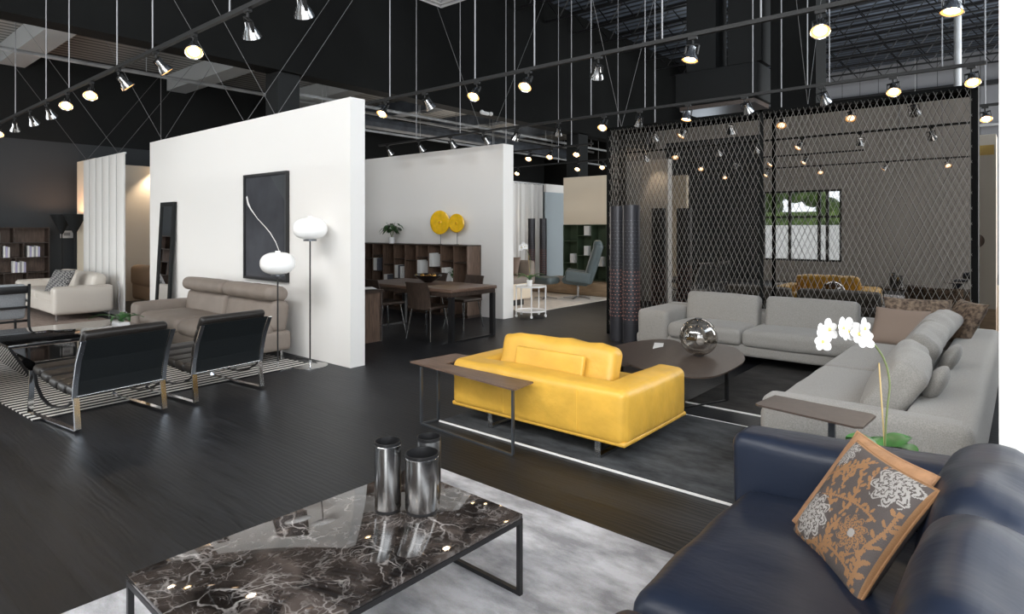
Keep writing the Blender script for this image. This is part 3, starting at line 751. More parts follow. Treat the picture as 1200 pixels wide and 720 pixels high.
# corners: left (-.63,2.42,.47) bottom (-.36,2.10,.47), leaning back towards the arm/back corner
def corner_pillow(name, label, Lc, Bc, Tc, th, mats, n, pat, k=1.0):
    Lc, Bc, Tc = Vector(Lc), Vector(Bc), Vector(Tc)
    w_, h_ = (Bc-Lc).length, (Tc-Lc).length
    ctr = (Bc+Tc)/2
    Mx = frame_from((0, 0, 0), Bc-Lc, Tc-Lc)
    t = thing(name, label, 'cushion', ctr)
    MB().pillow(w_*k, h_*k, th, Mx, n, pat=pat).build('cover', mats, t, ang=60)
    return t, Mx, w_*k, h_*k
t, Mx, w_, h_ = corner_pillow('throw_pillow', 'square damask cushion with brown and grey flowers on the navy sofa', (-.635, 2.40, .475), (-.365, 2.075, .475), (-.50, 2.60, .80), .115, ['dam_base', 'dam_tan', 'dam_grey'], 150, damask, 1.04)
def piping(t, Mx, w_, h_, ear=.06, m='dam_tan', r=.005):
    pts = []
    N = 14
    for a, b_ in (((-1,-1),(1,-1)), ((1,-1),(1,1)), ((1,1),(-1,1)), ((-1,1),(-1,-1))):
        for k in range(N):
            u = a[0]+(b_[0]-a[0])*k/N; v = a[1]+(b_[1]-a[1])*k/N
            pts.append(Mx @ Vector((u*w_/2*(1-ear*(1-v*v)), v*h_/2*(1-ear*(1-u*u)), 0)))
    pts.append(pts[0]); MB().tube(pts, r, 6).build('piping', m, t)
piping(t, Mx, w_, h_)
t, Mx, w_, h_ = corner_pillow('throw_pillow', 'plain tan suede cushion tucked behind the damask cushion', (-.66, 2.475, .48), (-.385, 2.165, .48), (-.515, 2.68, .81), .08, 'terracotta_tan', 24, None, 1.04)
piping(t, Mx, w_, h_, m='terracotta_tan', r=.006)

# yellow leather sofa, faces +y, back at y=3.63
t = thing('yellow_sofa', 'yellow leather loveseat with its back to the viewer', 'sofa', (-2.865, 4.12, .010))
def Y_(x, y, z): return (x+2.865, y-4.12, z-.010)
yb = MB().rbox(Y_(-2.865, 3.74, .325), (1.62, .25, .375), .055, 5, 8, (0, .012, .008), wr=.006, wf=5)
yb.build('back', 'yellow_leather', t)
for x in (-3.56, -2.17):
    MB().rbox(Y_(x, 4.11, .325), (.245, .96, .378), .055, 5, 8, (.012, .0, .008), wr=.006, wf=5).build('arm', 'yellow_leather', t)
MB().rbox(Y_(-2.865, 4.11, .150), (1.635, .97, .036), .017, 3, 3).build('base_piping', 'yellow_leather', t)
MB().rbox(Y_(-2.865, 4.22, .28), (1.16, .74, .24), .06, 4, 6, (0, 0, .02)).build('seat_cushion', 'yellow_leather', t)
MB().rbox(Y_(-2.88, 4.02, .53), (1.10, .17, .37), .06, 5, 10, (0, .02, .01), rot=(R(-17), 0, 0), wr=.020, wf=7).build('back_cushion', 'yellow_leather', t)
MB().rbox(Y_(-2.87, 3.885, .545), (.66, .05, .20), .022, 3, 4, rot=(R(-13), 0, 0)).build('headrest_flap', 'yellow_leather', t)
for x in (-3.10, -2.42): MB().box(*[v for p in ((x-.001+2.865, x+.001+2.865), (3.604-4.12, 3.613-4.12), (.17, .46)) for v in p]).build('seam', 'yellow_seam', t)
for x in (-3.28, -2.28):
    MB().bar([Y_(x, 3.66, .13), Y_(x, 3.66, .017), Y_(x, 4.5, .017), Y_(x, 4.5, .13)], (1, 0, 0), .045, .012).build('sled_leg', 'steel', t)

# console table behind yellow sofa
t = thing('console_table', 'slim bronze console table behind the yellow sofa', 'console table', (-3.3, 3.45, 0))
poly = [(-3.985, 3.435), (-3.93, 3.92), (-3.735, 3.92), (-3.70, 3.575), (-2.765, 3.555), (-2.735, 3.30)]
MB().prism([(x+3.3, y-3.45) for x, y in poly], .468, .48).build('top', 'walnut_top', t, smooth=False)
fr = [(-3.80, 3.395), (-2.775, 3.335), (-2.795, 3.535), (-3.77, 3.555)]
fl = [(x+3.3, y-3.45) for x, y in fr]
for i, (x, y) in enumerate(fl):
    if i == 2: continue
    MB().box(x-.009, x+.009, y-.009, y+.009, .012, .468).build('leg', 'steel_dark', t)
for i in range(4):
    if i in (1, 2): continue
    a, c = fl[i], fl[(i+1) % 4]
    MB().bar([(a[0], a[1], .006), (c[0], c[1], .006)], (0, 0, 1), .012, .018).build('floor_bar', 'steel_dark', t)

# grey sectional
t = thing('sectional_sofa', 'large grey tweed corner sofa along the smoked screen', 'sofa', (-1.9, 6.2, 0))
def G_(x, y, z): return (x+1.9, y-6.2, z)
gf = 'grey_fabric'
# far run
MB().rbox(G_(-2.07, 7.58, .20), (3.60, .90, .14), .04, 3, 3).build('base', gf, t)
MB().rbox(G_(-3.63, 7.56, .34), (.42, .92, .46), .06, 4, 5, (.0, .01, .01)).build('arm', gf, t)
MB().rbox(G_(-2.1, 7.92, .36), (3.4, .24, .46), .06, 4, 5).build('back', gf, t)
for x0, x1 in ((-3.42, -2.51), (-2.51, -1.30)):
    MB().rbox(G_((x0+x1)/2, 7.47, .345), (x1-x0-.006, .78, .19), .06, 4, 6, (0, 0, .02), wr=.005).build('seat_cushion', gf, t)
for x0, x1, z in ((-3.42, -2.50, .0), (-2.42, -1.42, .0)):
    MB().rbox(G_((x0+x1)/2, 7.74, .575+z), (x1-x0, .19, .40), .055, 4, 6, (0, .02, .01), rot=(R(-10), 0, 0), wr=.006).build('back_cushion', gf, t)
# right run
MB().rbox(G_(-.74, 5.95, .20), (1.04, 3.9, .16), .04, 3, 3).build('base', gf, t)
MB().rbox(G_(-.745, 4.04, .33), (1.06, .20, .47), .05, 4, 6, (0, .01, .008)).build('arm', gf, t)
MB().rbox(G_(-.37, 6.0, .33), (.34, 4.1, .47), .06, 4, 8, (.01, .0, .008)).build('back', gf, t)
for y0, y1 in ((4.14, 5.75), (5.75, 7.2)):
    MB().rbox(G_(-.92, (y0+y1)/2, .345), (.86, y1-y0-.006, .19), .055, 4, 8, (0, 0, .02), wr=.005).build('seat_cushion', gf, t)
for (y, rz, zz) in ((4.75, 6, .0), (5.75, 2, .02), (6.7, -4, .03)):
    MB().rbox(G_(-.66, y, .60+zz), (.20, .95, .44), .065, 5, 10, (.018, .0, .01), rot=(0, R(34), R(rz)), wr=.022, wf=5).build('back_cushion', gf, t)
for y in (4.62, 5.55):
    MB().sphere((0, 0, 0), .15, (.35, 1.0, .82), mx=Matrix.Translation(G_(-.43, y, .64)) @ Euler((0, R(28), 0)).to_matrix().to_4x4()).build('head_roll', gf, t)
for x, y in ((-3.6, 7.2), (-1.5, 7.25), (-.3, 4.1), (-1.15, 4.1), (-3.6, 7.9), (-.3, 7.8)):
    MB().cyl(G_(x, y, .0), G_(x, y, .14), .02).build('foot', 'black_metal', t)
def plain_pillow(label, c, size, rot, m, th=.12):
    t = thing('throw_pillow', label, 'cushion', c)
    MB().pillow(size[0], size[1], th, Euler([R(a) for a in rot]).to_matrix().to_4x4(), 18).build('cover', m, t, ang=60)
plain_pillow('plain taupe cushion in the corner of the grey sectional', (-.99, 7.28, .60), (.50, .42), (58, 0, -12), 'taupe_pillow')
plain_pillow('brown patterned cushion behind the plain taupe cushion', (-.86, 7.55, .68), (.60, .42), (68, 0, 8), 'brown_pattern')
plain_pillow('brown patterned cushion at right of the sectional corner', (-.48, 7.38, .69), (.52, .46), (62, 0, -62), 'brown_pattern')

# dark bronze coffee tables
def smooth_poly(pts, n=6):
    out = []; N = len(pts)
    for i in range(N):
        p0, p1, p2, p3 = [Vector(pts[(i+k-1) % N]) for k in range(4)]
        for j in range(n):
            q = j/n
            out.append(tuple(.5*((2*p1)+(-p0+p2)*q+(2*p0-5*p1+4*p2-p3)*q*q+(-p0+3*p1-3*p2+p3)*q**3)))
    return out
t = thing('coffee_table', 'dark bronze coffee table with rounded triangular top under the glass globe', 'coffee table', (-2.4, 5.55, .010))
P = smooth_poly([(-2.80, 5.0), (-2.35, 4.80), (-2.02, 4.90), (-1.96, 5.3), (-2.03, 5.85), (-2.35, 6.35), (-2.75, 6.25), (-2.92, 5.6)])
MB().prism([(x+2.4, y-5.55) for x, y in P], .357, .369).build('top', 'bronze_top', t, smooth=False)
for x, y in ((-2.12, 5.63), (-2.36, 5.05), (-2.7, 5.9)):
    MB().box(x+2.4-.014, x+2.4+.014, y-5.55-.014, y-5.55+.014, .006, .357).build('leg', 'black_metal', t)
MB().bar([(.28, .08, .006), (.04, -.5, .006), (-.3, .35, .006)], (0, 0, 1), .012, .02).build('floor_bar', 'black_metal', t)
t = thing('coffee_table', 'lower dark bronze coffee table behind the yellow sofa cushion', 'coffee table', (-3.05, 5.7, 0))
P = smooth_poly([(-3.38, 5.35), (-3.05, 5.05), (-2.75, 5.2), (-2.78, 5.9), (-2.95, 6.45), (-3.2, 6.55), (-3.4, 6.1)])
MB().prism([(x+3.05, y-5.7) for x, y in P], .318, .330).build('top', 'bronze_top', t, smooth=False)
for x, y in ((-3.0, 5.25), (-3.2, 6.3), (-2.85, 6.2)):
    MB().box(x+3.05-.012, x+3.05+.012, y-5.7-.012, y-5.7+.012, 0, .318).build('leg', 'black_metal', t)
o = MB().rbox((0, 0, .004), (.10, .36, .007), .002, 1, 1).build('magazine', 'paper', loc=(-3.04, 6.10, .330), rotz=R(24))
tag(o, 'white folded brochure on the lower bronze coffee table', 'brochure')
t = thing('glass_globe', 'smoky reflective glass globe on the bronze coffee table', 'ornament', (-2.42, 5.70, .379))
MB().sphere((0, 0, .178), .18, (1, 1, .99), 36, 24).build('globe', 'smoke_glass', t)
MB().lathe([(.001, 0), (.055, 0), (.05, .008), (.001, .008)], seg=20).build('base', 'black_metal', t)
MB().lathe([(.04, .345), (.035, .36), (.001, .362)], seg=20).build('cap', 'black_metal', t)
MB().tube([(0, 0, .35), (-.03, .0, .25), (.02, 0, .12)], .004).build('cord', 'black_metal', t)
MB().sphere((.02, 0, .14), .04).build('bulb', 'white_gloss', t)

# C shaped side table
t = thing('side_table', 'small bronze C shaped side table behind the navy sofa arm', 'side table', (-.85, 3.5, 0))
P = [(-1.13, 3.42), (-1.10, 3.66), (-.61, 3.61), (-.585, 3.58), (-.60, 3.34), (-.63, 3.32), (-1.11, 3.40)]
MB().prism([(x+.85, y-3.5) for x, y in P], .640, .650).build('top', 'bronze_top', t, smooth=False)
MB().box(.065, .095, -.015, .015, .012, .64).build('post', 'steel_dark', t)
MB().box(-.2, .22, -.13, .13, 0, .012).build('base', 'steel_dark', t)

# orchid
def leaf(mb, base, d, L, w_, droop, up=.3, n=10):
    base = Vector(base); d = Vector((d[0], d[1], 0)).normalized(); s_ = Vector((-d.y, d.x, 0)); vs = []; fs = []
    for i in range(n+1):
        q = i/n; p = base + d*L*q*.95 + Vector((0, 0, L*(up*q - droop*q*q)))
        ww = w_/2*math.sin(PI*min(1, .12+q*.88))**.7
        vs += [p-s_*ww+Vector((0, 0, .12*w_)), p, p+s_*ww+Vector((0, 0, .12*w_))]
    for i in range(n):
        for k in range(2): a = i*3+k; fs.append((a, a+1, a+4, a+3))
    b0 = len(vs); vs2 = [v-Vector((0, 0, .002)) for v in vs]
    mb.add(vs+vs2, fs+[tuple(reversed([x+b0 for x in f])) for f in fs])
def bloom(t, c, nrm, r):
    Mx = frame_from(c, Vector(nrm).orthogonal(), Vector(nrm).cross(Vector(nrm).orthogonal()))
    b = MB()
    for k in range(5):
        a = 2*PI*k/5+.3; rr = r*(1.0 if k % 2 else .85)
        m = Mx @ Matrix.Rotation(a, 4, 'Z') @ Matrix.Translation((rr*.52, 0, .002*k)) @ Matrix.Rotation(R(-12), 4, 'Y')
        b.sphere((0, 0, 0), rr*.52, (1, .82, .10), 12, 8, mx=m)
    f = b.build('bloom', 'petal', t)
    MB().sphere(Mx @ Vector((0, 0, r*.12)), r*.16, seg=8, rings=6).build('flower_heart', 'flower_heart', f)
def orchid(name, label, loc, pot_r, pot_h, H, lean, nb, br, pot='white_gloss', stake=True, rz=0, lw=.075, LL=.17, arch=None):
    t = thing(name, label, 'potted plant', loc, rz)
    MB().lathe([(.001, 0), (pot_r*.8, 0), (pot_r, pot_h), (pot_r*.92, pot_h), (pot_r*.88, pot_h*.9), (.001, pot_h*.9)], seg=28).build('pot', pot, t)
    for k, (a, s_) in enumerate(((20, 1), (95, .8), (160, 1), (215, .95), (290, 1.0), (335, .8))):
        b = MB(); leaf(b, (0, 0, pot_h*.97), (math.cos(R(a)), math.sin(R(a))), LL*s_, lw, .9 if k % 2 else .75, 1.05); b.build('leaf', 'leaf', t)
    if nb:
        pts = arch or [(0, 0, pot_h), (.01, .01, pot_h+H*.3), (.02, .0, pot_h+H*.55), (-lean*.25, 0, pot_h+H*.85), (-lean*.6, 0, pot_h+H*1.0), (-lean, 0, pot_h+H*.93)]
        P = [Vector(p) for p in pts]; sm = []
        for i in range(len(P)-1):
            p0, p1, p2, p3 = P[max(i-1, 0)], P[i], P[i+1], P[min(i+2, len(P)-1)]
            for j in range(6):
                q = j/6; sm.append(.5*((2*p1)+(-p0+p2)*q+(2*p0-5*p1+4*p2-p3)*q*q+(-p0+3*p1-3*p2+p3)*q**3))
        sm.append(P[-1]); MB().tube(sm, .0045, 6).build('flower_stem', 'stem', t)
        if stake: MB().cyl((.015, .012, pot_h*.8), (-.02, .012, pot_h+H*.72), .0035, seg=6).build('stake', 'bamboo', t)
        for k in range(nb):
            q = len(sm)-1-int(k*len(sm)*.36/nb); p = sm[q] + Vector((random.uniform(-.01, .01), random.uniform(-.02, .02), random.uniform(-.03, .02)))
            bloom(t, p+Vector((-.01, -.03, 0)), (.25+random.uniform(-.3, .3), -1, .1+random.uniform(-.2, .2)), br)
    return t
# camera-right direction is (.768,.641); stem leans to camera-left
orchid('potted_orchid', 'white flowering orchid in a tall white pot behind the navy sofa', (-.50, 3.28, 0), .070, .575, .56, .30, 9, .050, rz=R(39.85), lw=.11, LL=.17,
       arch=[(0, 0, .56), (.003, 0, .66), (.012, 0, .78), (.022, 0, .89), (-.005, 0, 1.0), (-.07, 0, 1.09), (-.13, 0, 1.14), (-.2, 0, 1.15), (-.31, 0, 1.10)])

# tall perforated tower lamps
def tower(x, y, r, h, label, rz=0):
    t = thing('tower_lamp', label, 'floor lamp', (x, y, 0), rz, 'perforated tower lamps')
    MB().lathe([(.001, .0), (r, .0), (r, .30), (r*.985, .30), (r*.985, h*.97), (r, h*.97), (r, h), (r*.9, h), (r*.9, h*.9), (.001, h*.9)], seg=28).build('tube', 'tower', t)
    b = MB(); g = MB(); n = 14; rows = int((h-.5)/.05)
    for j in range(rows):
        z = .36+.05*j
        for k in range(n):
            a = 2*PI*(k+.5*(j % 2))/n; c, s_ = math.cos(a), math.sin(a); w2 = PI/n*.40
            q = [(r*1.012*math.cos(a-w2), r*1.012*math.sin(a-w2)), (r*1.012*math.cos(a+w2), r*1.012*math.sin(a+w2))]
            vs = [(*q[0], z-.0035), (*q[1], z-.0035), (*q[1], z+.0035), (*q[0], z+.0035)]
            inn = [(v[0]*.97, v[1]*.97, v[2]) for v in vs]
            (g if j < rows*.5 else b).add(vs+inn, [(0,1,2,3), (0,4,5,1), (1,5,6,2), (2,6,7,3), (3,7,4,0)])
    b.build('upper_slots', 'steel_dark', t, smooth=False); g.build('lit_slots', 'glow', t, smooth=False)
tower(-4.165, 7.55, .118, 1.92, 'tall dark perforated tower lamp at the left end of the grey sectional')
tower(-4.50, 7.76, .112, 1.92, 'second dark tower lamp, half hidden behind its twin')
tower(-10.60, 13.55, .10, 1.88, 'distant brown tower lamp, left one of the far pair')
tower(-10.27, 13.65, .10, 1.88, 'distant brown tower lamp, right one of the far pair')

# ------------------------------------------------------------------ left area
# taupe recliner sofa
t = thing('recliner_sofa', 'taupe two seat recliner sofa against the tall white wall', 'sofa', (-8.2, 3.65, 0))
def T_(x, y, z): return (x+8.2, y-3.65, z)
MB().rbox(T_(-8.12, 3.62, .25), (2.55, .82, .24), .05, 3, 4).build('base', 'taupe', t)
MB().rbox(T_(-9.42, 3.58, .36), (.28, .84, .44), .07, 4, 5, (0, .0, .01)).build('arm', 'taupe', t)
for x0, x1 in ((-9.28, -8.06), (-8.06, -6.86)):
    MB().rbox(T_((x0+x1)/2, 3.50, .38), (x1-x0-.006, .66, .19), .085, 5, 8, (0, .01, .03), wr=.01).build('seat_cushion', 'taupe', t)
    MB().rbox(T_((x0+x1)/2, 3.90, .54), (x1-x0-.006, .24, .40), .09, 5, 8, (0, .03, .01), rot=(R(-8), 0, 0), wr=.01).build('back_cushion', 'taupe', t)
    MB().rbox(T_((x0+x1)/2, 3.87, .815), (x1-x0-.006, .30, .18), .085, 5, 8, (0, .01, .01), rot=(R(-8), 0, 0), wr=.008).build('headrest', 'taupe', t)
for x in (-9.4, -6.95):
    for y in (3.25, 3.95): MB().cyl(T_(x, y, 0), T_(x, y, .14), .018).build('foot', 'steel', t)
# sling chairs
def sling_chair(label, loc, rz):
    t = thing('sling_chair', label, 'armchair', loc, rz, 'black leather sling chairs')
    for sy in (-1, 1):
        y = sy*.335
        MB().bar([(-.82, y, .375), (-.86, y, .012), (-.845, y, .006), (0, y, .006), (.01, y, .012), (-.02, y, .27)], (0, 1, 0), .042, .011).build('leg_frame', 'chrome', t)
        pts = [(-.81, y*.97, .37)] + [(-.80+.16*k/2, y*.97, .35-.23*math.sin(PI*k/2*.31)) for k in range(1, 7)] + [(-.03, y*.97, .25)]
        pts = [(-.81, y*.97, .37), (-.76, y*.97, .25), (-.66, y*.97, .165), (-.52, y*.97, .12), (-.36, y*.97, .125), (-.2, y*.97, .16), (-.03, y*.97, .24)]
        MB().bar(pts, (0, 1, 0), .025, .012).build('arc_strap', 'black_metal', t)
        MB().bar([(-.02, y*1.03, .25), (.0, y*1.03, .38), (.05, y*1.03, .55), (.135, y*1.03, .715)], (0, 1, 0), .036, .012).build('back_bar', 'chrome', t)
    MB().cyl((-.02, -.335, .262), (-.02, .335, .262), .011).build('crossbar', 'steel', t)
    b = MB()   # leather back panel
    pf = [(-.025, .265), (-.005, .38), (.045, .55), (.125, .72)]
    for i in range(3):
        a, c = pf[i], pf[i+1]
        b.add([(a[0], -.325, a[1]), (a[0], .325, a[1]), (c[0], .325, c[1]), (c[0], -.325, c[1]), (a[0]-.018, -.325, a[1]), (a[0]-.018, .325, a[1]), (c[0]-.018, .325, c[1]), (c[0]-.018, -.325, c[1])],
              [(0,1,2,3), (7,6,5,4), (0,3,7,4), (1,5,6,2), (0,4,5,1), (3,2,6,7)])
    b.build('back_sling', 'black_leather', t)
    b = MB()
    for i, (x, z, ry) in enumerate(((-.045, .335, 10), (-.025, .47, 16), (.02, .60, 24), (.075, .715, 27))):
        b.rbox((x-.035, 0, z), (.075, .66, .150), .034, 3, 4, rot=(0, R(ry), 0))
    b.build('back_cushion', 'black_leather_worn', t)
    b = MB()
    for i in range(5):
        q = i/4; b.rbox((-.15-.62*q, 0, .285+.085*q+.02*math.sin(PI*q)*-1), (.165, .66, .085), .036, 3, 4, rot=(0, R(8), 0))
    b.build('seat_cushion', 'black_leather_worn', t)
    return t
sling_chair('black leather sling chair on chrome legs, nearer the left edge', (-5.755, 1.855, .0125), R(7.5))
sling_chair('black leather sling chair on chrome legs, beside the floor lamps', (-5.84, 2.79, .0125), R(6.5))
# black gloss low table
t = thing('coffee_table', 'low black gloss coffee table with slanted sides on the striped rug', 'coffee table', (-8.68, 2.25, .012))
MB().rbox((0, 0, .365), (1.32, 1.42, .035), .004, 1, 1).build('top', 'black_gloss', t)
for s_ in (-1, 1):
    MB().add([(-.66, s_*.71, .35), (.66, s_*.71, .35), (.66, s_*.52, .0), (-.66, s_*.52, .0), (-.66, s_*.68, .35), (.66, s_*.68, .35), (.66, s_*.49, .0), (-.66, s_*.49, .0)],
             [(0,1,2,3), (7,6,5,4), (0,4,5,1), (1,5,6,2), (2,6,7,3), (3,7,4,0)]).build('slanted_side', 'black_gloss', t)
MB().box(-.6, .5, -.45, .48, .02, .15).build('lower_box', 'black_gloss', t)
def grassy_plant(label, loc, m_pot='white_gloss'):
    t = thing('potted_plant', label, 'potted plant', loc)
    MB().rbox((0, 0, .035), (.26, .12, .07), .01, 1, 1).build('trough', m_pot, t)
    for k in range(11):
        b = MB(); a = random.uniform(0, 2*PI); leaf(b, (random.uniform(-.08, .08), 0, .07), (math.cos(a), math.sin(a)), random.uniform(.22, .38), .045, .7, .8); b.build('leaf', 'leaf', t)
grassy_plant('green strappy plant in a white trough on the black gloss table', (-8.50, 2.72, .3945))
# grey armchair at left edge
t = thing('armchair', 'light grey armchair with black wooden frame at the left edge', 'armchair', (-11.6, 2.0, .012))
MB().rbox((.30, 0, .52), (.14, .74, .52), .05, 3, 4, rot=(0, R(10), 0)).build('backrest', 'grey_fabric2', t)
MB().rbox((-.05, 0, .34), (.66, .70, .16), .05, 3, 4).build('seat', 'grey_fabric2', t)
for z in (.70, .44, .24): MB().rbox((.385+(z-.44)*.15, 0, z), (.025, .78, .11 if z > .5 else .035), .006, 1, 1).build('back_slat', 'black_metal', t)
for sy in (-1, 1):
    MB().bar([(.45, sy*.385, .78), (.41, sy*.385, .30), (.46, sy*.385, 0)], (0, 1, 0), .03, .03).build('leg', 'black_metal', t)
    MB().bar([(-.40, sy*.385, .52), (-.36, sy*.385, 0)], (0, 1, 0), .03, .03).build('leg', 'black_metal', t)
    MB().bar([(-.40, sy*.385, .53), (.42, sy*.385, .53)], (0, 1, 0), .04, .025).build('armrest', 'black_metal', t)
# cream sofa
t = thing('cream_sofa', 'cream leather sofa in front of the white slatted screen', 'sofa', (-13.9, 3.5, 0))
def K_(x, y, z): return (x+13.9, y-3.5, z)
MB().rbox(K_(-13.9, 3.47, .24), (2.5, .86, .22), .04, 3, 3).build('base', 'cream_leather', t)
for x in (-12.70, -15.1): MB().rbox(K_(x, 3.47, .36), (.24, .90, .47), .06, 4, 4, (.01, 0, .01)).build('arm', 'cream_leather', t)
for x0, x1 in ((-14.98, -13.9), (-13.9, -12.82)):
    MB().rbox(K_((x0+x1)/2, 3.38, .39), (x1-x0-.006, .66, .16), .05, 4, 4, (0, 0, .02)).build('seat_cushion', 'cream_leather', t)
    MB().rbox(K_((x0+x1)/2, 3.76, .58), (x1-x0-.006, .22, .40), .08, 4, 4, (0, .03, .02), rot=(R(-10), 0, 0)).build('back_cushion', 'cream_leather', t)
for x in (-12.66, -15.1):
    for y in (3.08, 3.86): MB().cyl(K_(x, y, 0.012), K_(x, y, .14), .016).build('foot', 'steel', t)
plain_pillow('grey lattice patterned cushion on the cream sofa', (-13.35, 3.30, .66), (.50, .44), (62, 0, 22), 'lattice_cloth')
MBc = MB().tube([(-12.50, 3.95, .66), (-12.42, 3.96, .55), (-12.46, 3.95, .3), (-12.43, 3.97, .02)], .007, 6)
tag(MBc.build('power_cord', 'rod'), 'grey power cord hanging beside the cream sofa arm', 'cord')
# tan sofa behind
t = thing('tan_sofa', 'tan leather sofa glimpsed between slatted screen and tall white wall', 'sofa', (-13.6, 5.3, 0))
MB().rbox((0, 0, .36), (1.9, .9, .50), .08, 4, 4).build('base', 'tan_leather', t)
MB().rbox((0, -.36, .62), (1.9, .24, .42), .09, 4, 4, (0, .02, .02)).build('backrest', 'tan_leather', t)
MB().rbox((0, .1, .64), (1.6, .6, .12), .05, 3, 3).build('seat_cushion', 'tan_leather', t)
for x in (-.85, .85): MB().cyl((x, 0, 0), (x, 0, .13), .03).build('foot', 'black_metal', t)
# mirror leaning on the wall
t = thing('standing_mirror', 'tall narrow black framed mirror leaning left on the white wall', 'mirror', (-10.95, 4.10, 0))
Mx = Matrix.Rotation(R(-2.9), 4, 'X')
b = MB()
for x0, x1, z0, z1 in ((-.28, -.21, 0, 2.04), (.21, .28, 0, 2.04), (-.21, .21, 0, .07), (-.21, .21, 1.97, 2.04)): b.box(x0, x1, -.02, .02, z0, z1, Mx)
b.build('frame', 'black_paint2', t); MB().box(-.21, .21, -.005, .005, .07, 1.97, Mx).build('mirror_glass', 'mirror', t)
# artwork
t = thing('framed_art', 'large black framed dark print with one curling pale line', 'picture', (-7.80, 4.205, 1.625))
b = MB()
for x0, x1, z0, z1 in ((-.56, -.525, -.715, .715), (.525, .56, -.715, .715), (-.525, .525, -.715, -.68), (-.525, .525, .68, .715)): b.box(x0, x1, -.025, .024, z0, z1)
b.build('frame', 'black_metal', t, smooth=False); MB().box(-.525, .525, -.002, .02, -.68, .68).build('print', 'art_dark', t)
cv = [(-.50, .42), (-.46, .32), (-.38, .24), (-.20, .11), (.0, .0), (.13, -.08), (.27, -.20), (.36, -.32), (.40, -.50)]
wd = [.020, .022, .012, .006, .007, .008, .008, .008, .007]
vs = []; fs = []
for i, (x, z) in enumerate(cv):
    a = cv[max(i-1, 0)]; c = cv[min(i+1, len(cv)-1)]; d = Vector((c[0]-a[0], c[1]-a[1])).normalized()
    vs += [(x-d.y*wd[i], -.0035, z+d.x*wd[i]), (x+d.y*wd[i], -.0035, z-d.x*wd[i])]
for i in range(len(cv)-1): fs.append((2*i, 2*i+1, 2*i+3, 2*i+2))
MB().add(vs, fs).build('pale_line', 'paper', t)
MB().add([(.12, -.003, .679), (.524, -.003, .679), (.524, -.003, .30)], [(0, 1, 2)]).build('grey_corner', 'grey_paint', t)
# mushroom floor lamps
def mushroom(label, loc, h, br=.20):
    t = thing('floor_lamp', label, 'floor lamp', loc, 0, 'white glass floor lamps')
    MB().lathe([(.001, 0), (br, 0), (br, .006), (br*.93, .010), (.015, .012), (.001, .012)], seg=32).build('base', 'steel', t)
    MB().cyl((0, 0, .012), (0, 0, h-.12), .009, seg=10).build('pole', 'black_metal', t)
    MB().cyl((0, 0, .012), (0, 0, .07), .014, seg=10).build('pole_collar', 'chrome', t)
    MB().lathe([(.001, h-.145), (.075, h-.145), (.075, h-.128), (.001, h-.128)], seg=20).build('shade_plate', 'steel_dark', t)
    prof = []
    for i in range(21):
        a = -PI/2+PI*i/20; c, s_ = math.cos(a), math.sin(a)
        prof.append((max(.001, .195*abs(c)**.75), h+.128*(abs(s_)**.9)*(1 if s_ > 0 else -1)))
    MB().lathe(prof, seg=32).build('glass_shade', 'glass_white', t, ang=80)
    MB().lathe([(.03, h+.122), (.028, h+.142), (.001, h+.144)], seg=16).build('finial', 'glass_white', t)
mushroom('shorter white glass mushroom floor lamp in front of the art', (-6.62, 3.72, 0), 1.20)
mushroom('taller white glass mushroom floor lamp on the right', (-6.40, 4.0, 0), 1.60)
tag(MB().tube([(-6.62, 3.9, .006), (-6.75, 4.05, .008), (-6.6, 4.15, .008), (-6.45, 4.12, .012), (-6.7, 4.16, .01), (-6.9, 4.12, .008)], .005, 6).build('power_cord', 'black_metal'), 'black power cord looped on the floor behind the mushroom lamps', 'cord')
# cone floor lamps
for lab, loc in (('dark cone shaded uplighter, left one of the pair by the bookcase', (-15.85, 3.95, 0)), ('dark cone shaded uplighter, right one before the cream wall', (-15.42, 4.07, 0))):
    t = thing('cone_lamp', lab, 'floor lamp', loc, 0, 'cone uplighters')
    MB().lathe([(.02, 1.48), (.21, 1.9), (.20, 1.9), (.015, 1.5)], seg=24).build('shade', 'black_paint2', t)
    MB().cyl((0, 0, .01), (0, 0, 1.5), .012).build('pole', 'black_paint2', t)
    MB().lathe([(.001, 0), (.15, 0), (.15, .012), (.001, .014)], seg=24).build('base', 'black_paint2', t)
    d = bpy.data.lights.new('bulb_light', 'POINT'); d.energy = 14; d.color = (1, .55, .33); d.shadow_soft_size = .05
    o = bpy.data.objects.new('bulb_light', d); C.objects.link(o); o.parent = t; o.location = (0, 0, 1.84)
t = thing('thermostat', 'small white thermostat on the grey left wall', 'thermostat', (-16.5, 4.20, 1.47))
MB().rbox((.015, 0, 0), (.03, .24, .17), .01, 2, 1).build('case', 'white_gloss', t); MB().box(.031, .033, -.06, .06, -.03, .04).build('display', 'grey_wall', t)

# ------------------------------------------------------------------ bookcases and books
def book(x, y, z, w_, d, h, axis, m, label, grp, rz=0):
    """axis 0: spines face -y, spine width along x; axis 1: spines face +x, width along y"""
    key = (round(w_, 3), round(d, 3), round(h, 3), axis, m)
    if key not in BK:
        b = MB()
        if axis == 0: b.box(-w_/2, w_/2, -d/2, d/2, 0, h)
        else: b.box(-d/2, d/2, -w_/2, w_/2, 0, h)
        BK[key] = b.build('book', m, smooth=False); o = BK[key]
    else:
        o = BK[key].copy(); C.objects.link(o)
    o.location = (x, y, z); tag(o, label, 'book', grp)
    return o
BK = {}
